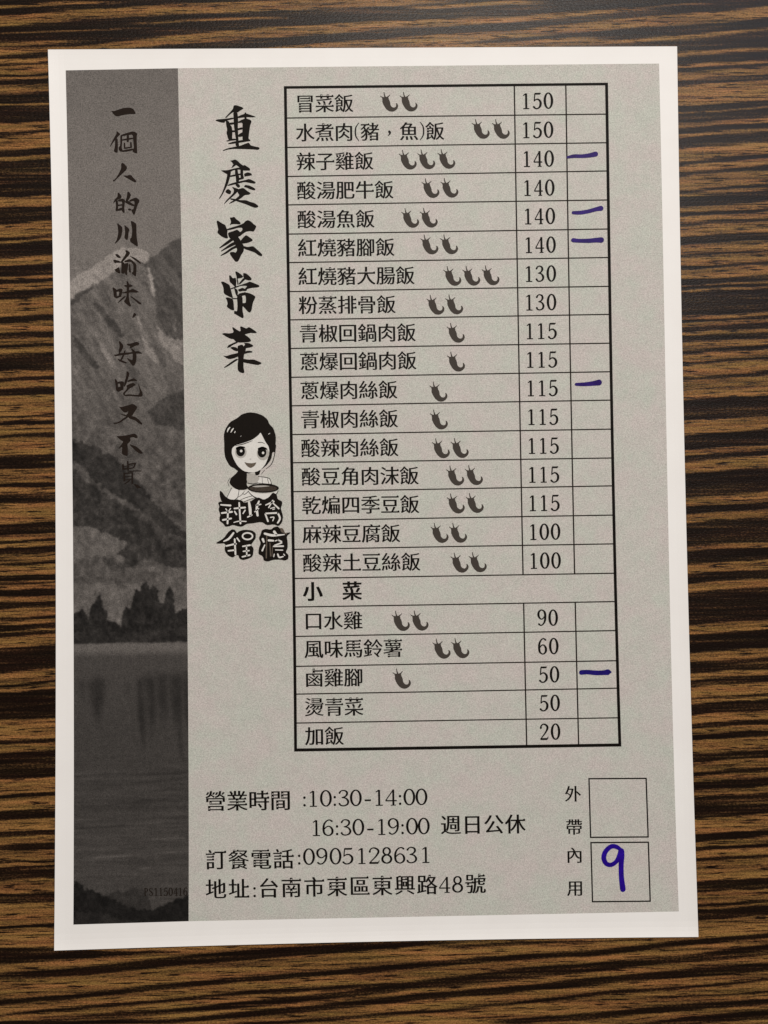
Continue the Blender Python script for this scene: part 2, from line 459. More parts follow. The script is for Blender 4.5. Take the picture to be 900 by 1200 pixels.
def poly_field(X, Y, lines, soft=1.1):
    out = np.zeros(X.shape)
    for l in lines:
        l = np.array(l, float)
        yc = np.interp(X, l[:, 0], l[:, 1]); hw = np.interp(X, l[:, 0], l[:, 2])
        fade = smooth(l[0, 0] - 40, l[0, 0], X) * (1 - smooth(l[-1, 0], l[-1, 0] + 60, X))
        d = np.abs(Y - yc) - hw
        out = np.maximum(out, (1 - smooth(-soft, soft, d)) * fade)
    return out
def profile(yy, blist, soft=0.7):
    d = np.zeros(yy.shape)
    for a, b in blist:
        d = np.maximum(d, smooth(a - soft, a + soft, yy) * (1 - smooth(b - soft, b + soft, yy)))
    return d

def build_table():
    xs = np.unique(np.r_[np.arange(-1500, -60, 60), np.arange(-60, 961, 10), np.arange(960, 2401, 60)]).astype(float)
    ys = np.unique(np.r_[np.arange(-1400, -20, 4), np.arange(-20, 1221, 1), np.arange(1220, 2600, 4)]).astype(float)
    X, Y = np.meshgrid(xs, ys)
    wob = (vnoise(X, Y, 1 / 70, 1 / 40, 3) - 0.5) * 2.6 + (vnoise(X, Y, 1 / 22, 1 / 9, 4) - 0.5) * 2.0 + (vnoise(X, Y, 1 / 16, 1 / 3, 6) - 0.5) * 1.5
    r = np.random.default_rng(5); extra = []
    y = -1400.0
    while y < 2700:
        h = r.uniform(4, 26); g = r.uniform(4, 22)
        if not (-5 < y + h and y < 1105): extra.append((y, y + h))
        y += h + g
    dl = profile(Y + 0.050 * (X - 30) + wob, bands(BL) + extra)
    dr = profile(Y + 0.066 * (X - 850) + wob, bands(BR) + extra)
    k = smooth(250, 650, X)
    dark = dl * (1 - k) + dr * k
    light = 1 - dark
    lb = 1 - poly_field(X, Y + 0.5 * wob, BOT)
    lt = poly_field(X, Y + 0.5 * wob, TOP)
    near = smooth(-40, 0, X) * (1 - smooth(900, 1000, X))
    kb = smooth(1100, 1106, Y + 0.07 * np.maximum(X - 700, 0)) * (1 - smooth(1200, 1260, Y)) * near
    kt = (1 - smooth(52, 60, Y)) * smooth(-60, -10, Y) * near
    light = light * (1 - kb) + lb * kb
    light = light * (1 - kt) + lt * kt
    patch = fbm(X, Y, 1 / 160, 1 / 14, 21, 3)
    strk = fbm(X, Y + 0.06 * X, 1 / 75, 1 / 2.4, 31, 2)
    v = 0.15 + 0.63 * light + (patch - 0.5) * 0.26 + (strk - 0.5) * 0.46
    P = plane(np.c_[X.ravel(), Y.ravel()], 0.0)
    nx, ny = len(xs), len(ys)
    V = np.c_[P, np.zeros(len(P))]
    idx = np.arange(nx * ny).reshape(ny, nx)
    Fq = np.stack([idx[:-1, :-1], idx[1:, :-1], idx[1:, 1:], idx[:-1, 1:]], -1).reshape(-1, 4)
    # rim and underside: the board has a thickness
    rim = np.r_[idx[0, :], idx[1:, -1], idx[-1, -2::-1], idx[-2:0:-1, 0]]
    nb = len(V); T = 0.028
    V = np.r_[V, np.c_[V[rim, :2], np.full(len(rim), -T)]]
    me = bpy.data.meshes.new("table_top")
    faces = [tuple(f) for f in Fq.tolist()]
    m = len(rim)
    faces += [(int(rim[i]), int(rim[(i + 1) % m]), nb + (i + 1) % m, nb + i) for i in range(m)]
    faces.append(tuple(nb + i for i in range(m)))
    me.from_pydata(V.tolist(), [], faces)
    at = me.attributes.new("grain", 'FLOAT', 'POINT')
    at.data.foreach_set("value", np.r_[v.ravel(), np.full(m, 0.3)].astype(np.float32))
    me.materials.append(M_WOOD); me.update()
    o = bpy.data.objects.new("table_top", me); COL.objects.link(o)
    o['kind'] = 'structure'; o['category'] = 'table'
    o['label'] = 'dark brown striped wooden table top under the printed menu sheet'
    return o
build_table()

# ================================================================== the menu sheet
menu = bpy.data.objects.new("menu_sheet", None); COL.objects.link(menu)
menu.empty_display_size = 0.02
menu['label'] = 'white paper menu sheet with grey Chinese price table, lying on the dark striped wood'
menu['category'] = 'menu'

def edge_pts(tab, a, b, n, key):
    t = np.array(tab, float); s = np.linspace(a, b, n)
    return np.c_[np.interp(s, t[:, key], t[:, 1 - key]), s] if key == 1 else np.c_[s, np.interp(s, t[:, key], t[:, 1 - key])]

LEFT = [(56,58),(58,120),(60,200),(62.2,330),(64.2,480),(65.2,630),(65.5,750),(65.2,900),(64.4,1000),(63.5,1114)]
RIGHT = [(793.5,54.3),(795.5,200),(798.8,350),(801.8,520),(804,630),(808.8,770),(812.3,910),(818.5,1098)]
def quick_interp(tab, n):
    t = np.array(tab, float); s = np.linspace(t[0, 1], t[-1, 1], n)
    p = np.polyfit(t[:, 1], t[:, 0], 3); return np.c_[np.polyval(p, s), s]
def build_paper():
    """the sheet: flat in the middle, its edges lifting a fraction of a millimetre off the wood"""
    e = np.array([0, .004, .009, .016, .025]); uu = np.r_[e, np.linspace(.04, .96, 24), 1 - e[::-1]]
    ev = e * 0.71; vv = np.r_[ev, np.linspace(.03, .97, 34), 1 - ev[::-1]]
    t = np.array(LEFT, float); lp = np.polyfit(t[:, 1], t[:, 0], 3)
    t2 = np.array(RIGHT, float); rp = np.polyfit(t2[:, 1], t2[:, 0], 3)
    px, hz = [], []
    for v in vv:
        yl = LEFT[0][1] * (1 - v) + LEFT[-1][1] * v; yr = RIGHT[0][1] * (1 - v) + RIGHT[-1][1] * v
        xl, xr = np.polyval(lp, yl), np.polyval(rp, yr)
        for u in uu:
            px.append((xl * (1 - u) + xr * u, yl * (1 - u) + yr * u - 2.6 * 4 * u * (1 - u) * v ** 4))
            d = lambda q, r: max(0.0, 1 - q / r) ** 2
            wv = 0.75 + 0.25 * math.sin(5 * v + 1) * math.cos(4 * u)
            hz.append(wv * (0.00062 * d(u, .026) + 0.00045 * d(1 - u, .026) + 0.00058 * d(1 - v, .0185) + 0.00022 * d(v, .0185)))
    hz = np.array(hz); p = plane(px, Z_PAPER + hz); nu, nv = len(uu), len(vv); n = nu * nv; T = 0.00012
    V = np.r_[np.c_[p, Z_PAPER + hz], np.c_[p, Z_PAPER + hz - T]]
    idx = np.arange(n).reshape(nv, nu)
    top = np.stack([idx[:-1, :-1], idx[1:, :-1], idx[1:, 1:], idx[:-1, 1:]], -1).reshape(-1, 4)
    rim = np.r_[idx[0, :], idx[1:, -1], idx[-1, -2::-1], idx[-2:0:-1, 0]]; m = len(rim)
    F = top.tolist() + (top[:, ::-1] + n).tolist() + [(int(rim[i]), int(rim[(i + 1) % m]), int(n + rim[(i + 1) % m]), int(n + rim[i])) for i in range(m)]
    return new_obj("paper", V, F, M_PAPER, menu)
build_paper()

G_L = [(77,82.5),(79.2,180),(81,290),(83.6,430),(84.7,550),(86,690),(86.5,860),(86.5,980),(86,1083.5)]
G_M = [(208.6,80),(210.4,180),(212.5,290),(214.4,380),(216.6,490),(218,600),(219.3,690),(220.7,860),(221,980),(221.2,1079.5)]
G_R = [(772.3,74.5),(775,200),(778.5,350),(780.7,500),(782.6,610),(786,750),(790,890),(795.3,1068)]
def build_grey():
    a, b = quick_interp(G_M, 40), quick_interp(G_R, 40)
    n = 40; V = np.r_[plane(a), plane(b)]
    F = [(i, i + 1, n + i + 1, n + i) for i in range(n - 1)]
    return new_obj("printed_panel", np.c_[V, np.full(2 * n, Z_PAPER + 2e-5)], F, M_GREY, menu)
build_grey()

def build_picture():
    """the printed strip: snow ridge, wooded slopes, dark firs, shore and lake"""
    a, b = quick_interp(G_L, 1001), quick_interp(G_M, 1001)
    nx, ny = 140, 1001
    u = np.linspace(0, 1, nx)[None, :, None]
    P = a[:, None, :] * (1 - u) + b[:, None, :] * u
    X, Y = P[..., 0], P[..., 1]
    wx = X + (fbm(X, Y, 1 / 9, 1 / 9, 41, 3) - 0.5) * 7 + (fbm(X, Y, 1 / 3.2, 1 / 3.2, 43, 2) - 0.5) * 5
    wy = Y + (fbm(X, Y, 1 / 9, 1 / 9, 51, 3) - 0.5) * 7 + (fbm(X, Y, 1 / 3.2, 1 / 3.2, 53, 2) - 0.5) * 6
    n1 = fbm(X, Y, 1 / 14, 1 / 14, 61, 4) - 0.5
    n2 = fbm(X, Y, 1 / 4, 1 / 4, 71, 3) - 0.5
    z2 = zoomed(70, 270, 5.456); z3 = zoomed(70, 470, 5.456); z4 = zoomed(70, 640, 5.456); z5 = zoomed(70, 850, 5.0)
    tone = 100 - 7 * (1 - smooth(80, 200, Y)) + 6 * n1                                    # sky
    def lay(poly, val, warp=1.0, tex=0.0, soft=None):
        nonlocal tone
        m = pip(X + (wx - X) * warp, Y + (wy - Y) * warp, poly)
        tone = np.where(m, val + tex, tone)
    # bare mountain, brushed diagonally
    diag = fbm(X * 0.86 - Y * 0.5, X * 0.5 + Y * 0.86, 1 / 5, 1 / 46, 81, 4) - 0.5
    lay(z2([(40,440),(130,400),(230,340),(345,262),(420,200),(560,200),(660,300),(850,300),(850,1300),(40,1300)]), 86, 0.6, 42 * diag + 14 * n2)
    lay(z2([(530,215),(600,165),(650,130),(700,85),(790,40),(850,30),(850,720),(760,690),(690,720),(640,660),(610,560),(625,440),(600,330),(560,240)]), 70, 0.5, 36 * diag + 8 * n2)
    lay(z2([(40,345),(130,280),(230,215),(330,150),(410,100),(480,105),(560,138),(580,165),(540,210),(440,190),(345,265),(220,352),(130,402),(40,450)]), 128, 0.5, 24 * n1 + 18 * n2)
    lay(z2([(410,60),(440,50),(490,75),(480,110),(430,112)]), 96, 0.3, 6 * n1)
    for q, v in (([(550,235),(575,240),(612,400),(605,425),(575,330)], 126), ([(520,680),(550,700),(600,780),(640,840),(600,850),(560,790)], 116),
                 ([(480,540),(500,550),(530,640),(510,640)], 116), ([(610,600),(640,640),(720,690),(790,690),(795,870),(740,830),(650,720)], 113),
                 ([(250,700),(300,760),(350,850),(330,870),(270,780)], 112), ([(730,560),(750,590),(745,640),(725,620)], 96)):
        lay(z2(q), v, 0.8, 26 * n1 + 14 * n2)
    for q in ([(210,470),(250,470),(360,590),(420,680),(390,690),(300,590)], [(70,660),(110,690),(200,800),(260,880),(220,890),(120,760)],
              [(40,480),(80,430),(220,345),(200,380),(90,470)]):
        lay(z2(q), 60, 0.8, 22 * n1 + 12 * n2)
    # wooded slopes
    k = smooth(430, 560, Y - 0.10 * (X - 150)); tone = tone * (1 - k) + (72 + 46 * n1 + 26 * n2) * k
    lay(z2([(560,1160),(640,1080),(720,1040),(850,990),(850,1300),(600,1230)]), 58, 0.8, 14 * n1 + 8 * n2)
    lay(z3([(40,240),(150,260),(250,300),(330,350),(430,430),(520,540),(700,760),(850,860),(850,920),(700,840),(560,740),(400,640),(250,540),(150,420),(40,380)]), 44, 1.2, 22 * n1 + 14 * n2)
    lay(z3([(40,470),(150,430),(260,545),(420,640),(560,740),(700,840),(850,940),(850,1075),(700,1065),(600,1000),(430,1075),(380,1060),(340,960),(420,910),(340,850),(230,830),(40,790)]), 50, 1.1, 40 * n1 + 26 * n2)
    lay(z3([(90,400),(140,420),(190,470),(260,545),(330,590),(360,610),(440,640),(500,690),(510,715),(440,680),(330,620),(240,560),(160,520),(100,450)]), 76, 1.0, 40 * n1 + 20 * n2)
    # meadow
    lay(z3([(40,800),(160,800),(240,835),(340,860),(430,905),(400,950),(350,975),(420,1000),(400,1045),(500,1085),(560,1060),(650,1045),(720,1065),(850,1060),(850,1500),(40,1500)]), 88, 0.7, 26 * n1 + 12 * n2)
    lay(z4([(40,80),(260,70),(270,130),(430,150),(560,150),(640,180),(700,260),(560,260),(300,240),(40,230)]), 76, 0.9, 22 * n1 + 10 * n2)
    lay(z4([(260,80),(330,75),(420,105),(440,135),(380,150),(290,140)]), 62, 1.0, 40 * n1)
    # firs and hedge at the water's edge
    lay(z4([(40,480),(110,420),(150,410),(180,470),(190,420),(235,330),(250,305),(275,350),(265,390),(300,420),(300,470),(350,490),(390,520),(395,440),(430,385),(450,410),
            (465,330),(485,275),(510,290),(525,240),(555,228),(575,280),(600,235),(625,290),(640,370),(665,370),(680,290),(705,268),(725,300),(735,430),(770,410),(850,390),(850,560),(40,560)]), 34, 0.5, 26 * (fbm(X, Y, 1 / 3.5, 1 / 14, 141, 3) - 0.5) + 14 * n2)
    lay(z4([(40,545),(420,555),(850,520),(850,612),(420,615),(40,630)]), 40, 0.4, 20 * n2)
    # shore and lake
    yr = Y + 0.012 * (X - 150)
    y0 = 640 + 622 / 5.456
    lake = smooth(y0 - 1.2, y0 + 1.2, yr)
    hz = fbm(X, yr, 1 / 40, 1 / 2.2, 91, 3) - 0.5
    shore = 92 + 14 * n2 - 24 * smooth(640 + 650 / 5.456, 640 + 720 / 5.456, yr)
    water = 65 - 5 * smooth(790, 860, yr) + 4 * smooth(930, 1000, yr) + 26 * hz * smooth(860, 920, yr) + 8 * n2
    fl = shore * (1 - smooth(764, 774, yr)) + water * smooth(764, 774, yr)
    tone = tone * (1 - lake) + fl * lake
    def blob(x0, x1, yA, yB, val, s=4.0):
        nonlocal tone
        xx = X + (vnoise(X, Y, 1 / 6, 1 / 40, 101) - 0.5) * 6
        m = smooth(x0 - s, x0 + s, xx) * (1 - smooth(x1 - s, x1 + s, xx)) * smooth(yA - 3, yA + 5, yr) * (1 - smooth(yB - 30, yB + 30, yr))
        tone = tone * (1 - m) + val * m
    cols = ((113, 9, 792, 838, 24), (96, 5, 795, 812, 14), (165, 6, 792, 868, 20), (176, 9, 790, 852, 22), (190, 9, 788, 838, 22), (205, 9, 788, 846, 23), (219, 8, 786, 850, 22), (209, 3, 800, 885, 14), (150, 3, 796, 812, 10))
    drop = np.zeros(X.shape)
    for xc, wd, yA, yB, v in cols:
        xx = X + (vnoise(X, Y, 1 / 7, 1 / 30, 101) - 0.5) * 5
        taper = wd * (1 - 0.55 * smooth(yA, yB + 15, yr))
        drop = np.maximum(drop, v * np.exp(-((xx - xc - 0.05 * (yr - yA)) / taper) ** 2 * 0.9) * smooth(yA - 5, yA + 10, yr) * (1 - smooth(yB - 22, yB + 24, yr)))
    tone = tone - drop * lake * (1 + 0.5 * n1)
    for xa, xb, yy, v in ((107, 150, 1005, 26), (86, 148, 907, 9), (86, 112, 914, 10), (86, 125, 961, 14), (150, 190, 966, 14), (160, 178, 1018, 26), (86, 100, 981, 12), (175, 220, 984, 12), (180, 220, 1000, 12)):
        c = yy - 0.05 * (X - xa)
        tone += v * np.exp(-((Y - c) / 0.9) ** 2) * smooth(xa - 4, xa + 8, X) * (1 - smooth(xb - 8, xb + 6, X))
    for xa, xb, yy, v in ((86, 150, 971, -16), (150, 222, 909, -12), (155, 222, 917, -9), (160, 200, 938, -9)):
        c = yy - 0.05 * (X - xa)
        tone += v * np.exp(-((Y - c) / 1.2) ** 2) * smooth(xa - 4, xa + 8, X) * (1 - smooth(xb - 8, xb + 6, X))
    # near bank at the foot
    lay(z5([(60,920),(90,925),(150,955),(220,980),(300,1005),(380,1050),(450,1085),(540,1080),(600,1055),(660,1040),(700,1015),(740,1000),(780,985),(780,1200),(60,1200)]), 25, 1.0, 20 * n2 + 12 * n1)
    lay(z5([(270,995),(330,970),(480,955),(520,1000),(540,1080),(450,1085),(380,1050)]), 46, 1.0, 20 * n2 + 16 * n1)
    lay(z5([(90,1090),(160,1100),(240,1095),(330,1130),(460,1135),(470,1165),(90,1175)]), 37, 1.0, 34 * n1 + 16 * n2)
    fine = fbm(X, Y, 1 / 2.2, 1 / 2.2, 111, 2) - 0.5
    dab = fbm(X * 0.8 - Y * 0.6, X * 0.6 + Y * 0.8, 1 / 3.0, 1 / 8.0, 121, 3) - 0.5
    land = smooth(285, 330, Y) * (1 - smooth(745, 760, Y))
    clump = fbm(X, Y, 1 / 6, 1 / 7, 131, 3) - 0.5
    wood = smooth(470, 540, Y) * (1 - smooth(745, 757, Y))
    tone = tone + fine * (10 + 16 * land) + dab * 34 * land * (1 - 0.6 * wood) + clump * 46 * wood * np.clip(tone / 70, 0.35, 1)
    tone = tone * (1 - 0.07 * smooth(330, 700, Y))
    for _ in range(2):
        tone[1:-1, 1:-1] = 0.5 * tone[1:-1, 1:-1] + 0.125 * (tone[2:, 1:-1] + tone[:-2, 1:-1] + tone[1:-1, 2:] + tone[1:-1, :-2])
    tone = np.clip(tone, 16, 140)
    v = lin(tone) * KREF
    p = plane(np.c_[X.ravel(), Y.ravel()])
    idx = np.arange(nx * ny).reshape(ny, nx)
    Fq = np.stack([idx[:-1, :-1], idx[1:, :-1], idx[1:, 1:], idx[:-1, 1:]], -1).reshape(-1, 4)
    me = bpy.data.meshes.new("landscape_picture")
    me.from_pydata(np.c_[p, np.full(len(p), Z_PAPER + 2e-5)].tolist(), [], Fq.tolist())
    at = me.attributes.new("tone", 'FLOAT', 'POINT'); at.data.foreach_set("value", v.ravel().astype(np.float32))
    me.materials.append(M_PIC); me.update()
    o = bpy.data.objects.new("landscape_picture", me); COL.objects.link(o); o.parent = menu
    return o
picture = build_picture()
DZ = 5e-5                                              # ink lies on the print

# ------------------------------------------------------------------ brush heading
HEAD = [
 ((245,115), [
  [(345,105),(375,98),(420,112),(470,130),(485,150),(440,175),(400,205),(345,195),(300,225),(235,285),(225,275),(280,215),(335,155)],
  [(85,315),(110,300),(240,290),(340,272),(360,290),(230,322),(215,350),(150,340)],
  [(395,262),(450,238),(520,215),(580,235),(640,255),(660,268),(600,272),(520,268),(400,285)],
  [(340,190),(400,200),(410,300),(405,400),(410,500),(415,600),(425,692),(370,670),(380,600),(365,500),(350,400),(345,300)],
  [(235,310),(280,325),(300,380),(320,400),(330,480),(325,560),(330,600),(285,600),(262,560),(255,520),(245,500),(255,440),(240,380)],
  [(400,335),(470,300),(520,285),(590,310),(598,335),(580,380),(570,440),(560,520),(555,575),(585,590),(575,608),(500,605),(470,590),(468,480),(470,420),(470,345),(410,352)],
  [(285,345),(360,340),(360,368),(295,378)],[(400,425),(475,408),(475,440),(400,455)],[(320,452),(375,455),(375,478),(325,482)],
  [(400,528),(430,500),(475,475),(475,540),(430,548),(405,540)],[(500,200),(525,205),(530,300),(495,300)],
  [(240,600),(290,585),(330,570),(385,572),(385,592),(290,603),(250,612)],[(265,635),(330,615),(380,605),(470,588),(580,585),(575,605),(450,625),(400,635),(280,650)],
  [(190,735),(260,705),(360,685),(440,670),(500,645),(560,625),(585,665),(640,680),(700,690),(715,708),(690,730),(620,722),(500,718),(350,715),(260,725),(200,745)]]),
 ((245,180), [
  [(295,100),(330,95),(365,82),(400,100),(440,140),(480,170),(500,160),(540,185),(580,215),(575,240),(530,240),(480,240),(440,205),(380,160),(340,150),(320,120)],
  [(345,145),(385,160),(335,195),(310,205)],
  [(165,238),(200,235),(260,235),(330,215),(400,200),(460,195),(470,230),(400,225),(330,240),(300,262),(250,290),(215,270)],
  [(250,265),(310,255),(300,310),(285,370),(265,430),(230,500),(195,570),(150,640),(140,630),(180,560),(210,480),(235,400),(245,350),(255,310)],
  [(285,312),(375,290),(375,318),(295,332)],[(365,220),(400,215),(410,280),(425,330),(420,400),(380,405),(375,330),(365,290)],
  [(440,215),(480,225),(480,300),(495,350),(450,370),(440,300)],[(395,285),(455,278),(455,300),(400,308)],[(410,345),(460,335),(460,362),(412,378)],
  [(490,285),(540,262),(590,275),(608,305),(560,315),(520,320),(500,330)],
  [(255,445),(310,420),(380,400),(450,385),(520,370),(560,355),(620,380),(660,405),(640,425),(580,415),(500,400),(400,425),(320,445),(270,455)],
  [(235,520),(270,495),(315,530),(300,575),(260,565),(230,545)],
  [(320,465),(360,480),(420,500),(400,540),(350,590),(290,640),(200,725),(240,660),(300,600),(345,550),(350,510)],
  [(395,505),(480,480),(530,520),(590,560),(560,580),(500,585),(450,630),(400,655),(330,690),(275,712),(300,685),(370,640),(430,590),(400,545)],
  [(370,420),(425,430),(440,465),(410,485),(375,450)],[(505,440),(570,450),(630,480),(655,500),(640,520),(580,505),(530,480),(490,470)],
  [(300,628),(380,640),(440,655),(520,655),(580,680),(640,695),(695,735),(690,755),(650,765),(590,745),(510,710),(430,685),(360,660),(300,648)]]),
 ((245,245), [
  [(290,118),(320,120),(355,108),(385,145),(430,175),(448,200),(430,218),(370,212),(320,215),(290,228),(310,180)],
  [(105,170),(125,162),(180,200),(230,225),(245,270),(262,300),(255,350),(270,410),(240,415),(180,390),(120,340),(118,320),(130,290),(115,220)],
  [(240,285),(320,258),(400,235),(480,205),(510,170),(545,155),(590,175),(630,215),(668,240),(650,285),(625,320),(580,310),(520,320),(480,345),(440,380),(410,390),(400,350),(470,300),(465,262),(400,265),(340,285),(265,300)],
  [(262,335),(340,310),(395,288),(440,325),(430,370),(410,400),(330,440),(280,400)],
  [(320,400),(410,390),(450,450),(490,520),(490,590),(450,650),(420,720),(400,742),(370,742),(330,690),(290,630),(300,605),(345,602),(375,615),(395,575),(385,545),(360,480)],
  [(350,400),(400,430),(340,440),(270,490),(150,555),(140,545),(230,470),(310,410)],[(400,440),(400,490),(330,520),(250,560),(170,600),(165,590),(230,540),(300,485)],
  [(395,500),(400,540),(330,570),(250,625),(165,662),(160,650),(230,605),(300,550)],
  [(440,450),(480,400),(520,365),(560,390),(615,430),(610,450),(550,475),(470,490)],
  [(470,515),(540,535),(620,520),(660,555),(710,600),(750,640),(745,665),(700,655),(640,610),(580,590),(520,570),(480,550)]]),
 ((245,310), [
  [(365,98),(390,98),(440,130),(480,165),(470,185),(430,195),(390,200),(385,160)],[(480,118),(520,125),(560,155),(600,195),(595,220),(560,225),(500,210),(480,170)],
  [(485,185),(520,200),(435,282),(412,275)],[(385,185),(400,185),(418,282),(400,290)],
  [(280,155),(300,150),(335,195),(375,185),(385,230),(380,335),(340,290),(290,245),(285,200)],
  [(165,245),(200,238),(260,270),(290,290),(300,330),(320,400),(340,480),(290,455),(230,425),(205,400),(205,340),(190,290)],
  [(295,338),(370,310),(450,285),(540,255),(570,238),(640,265),(700,290),(712,305),(690,322),(600,330),(540,345),(520,365),(500,345),(540,300),(450,300),(400,320),(305,352)],
  [(350,325),(395,350),(408,385),(400,455),(375,425)],[(400,355),(470,325),(510,345),(540,360),(512,375),(470,372),(430,385)],[(400,430),(430,405),(480,395),(520,385),(500,410),(450,425),(400,455)],
  [(230,468),(260,460),(330,480),(345,520),(350,600),(355,645),(310,640),(260,605),(248,585),(262,550),(250,500)],
  [(430,438),(500,395),(540,395),(600,415),(655,450),(640,490),(620,530),(605,600),(600,640),(575,680),(540,660),(500,610),(460,575),(465,545),(515,540),(520,480),(510,430),(440,450)],
  [(390,445),(440,435),(470,450),(475,560),(470,640),(490,740),(470,758),(430,735),(380,705),(350,690),(355,650),(395,660),(400,560)],[(320,472),(395,472),(395,488),(335,488)]]),
 ((245,360), [
  [(180,375),(215,362),(280,370),(335,360),(345,340),(325,290),(335,278),(380,310),(430,340),(445,330),(435,275),(450,268),(490,285),(525,300),(560,278),(600,300),(650,335),(675,355),(650,368),(590,362),(530,375),(500,385),(540,410),(575,440),(595,475),(560,492),(500,495),(440,500),(380,490),(345,450),(300,445),(250,420),(210,395)],
  [(250,578),(270,535),(320,512),(380,485),(410,498),(330,535),(300,560)],[(295,570),(330,555),(385,565),(415,600),(395,622),(350,610)],
  [(400,545),(450,528),(475,530),(490,560),(520,572),(515,620),(405,610)],[(480,500),(560,503),(620,535),(620,552),(580,568),(500,580),(480,560),(510,520)],
  [(195,680),(240,688),(310,665),(400,645),(500,620),(560,610),(610,620),(610,638),(560,642),(490,660),(420,690),(350,720),(285,732),(240,715)],
  [(400,555),(520,570),(490,680),(485,760),(485,850),(500,915),(480,930),(440,920),(405,890),(400,820),(410,740),(405,650)],
  [(385,725),(415,735),(330,790),(270,830),(215,855),(210,845),(270,800),(340,750)],[(480,725),(550,738),(630,735),(680,755),(738,780),(735,795),(690,815),(620,805),(550,790),(480,778)]])]
sh = Shape()
for (x0, y0), polys in HEAD:
    z = zoomed(x0, y0, 12.0); sh.union([z(chaikin(p)) for p in polys])
sh.build("brush_heading", M_BRUSH, menu, DZ)

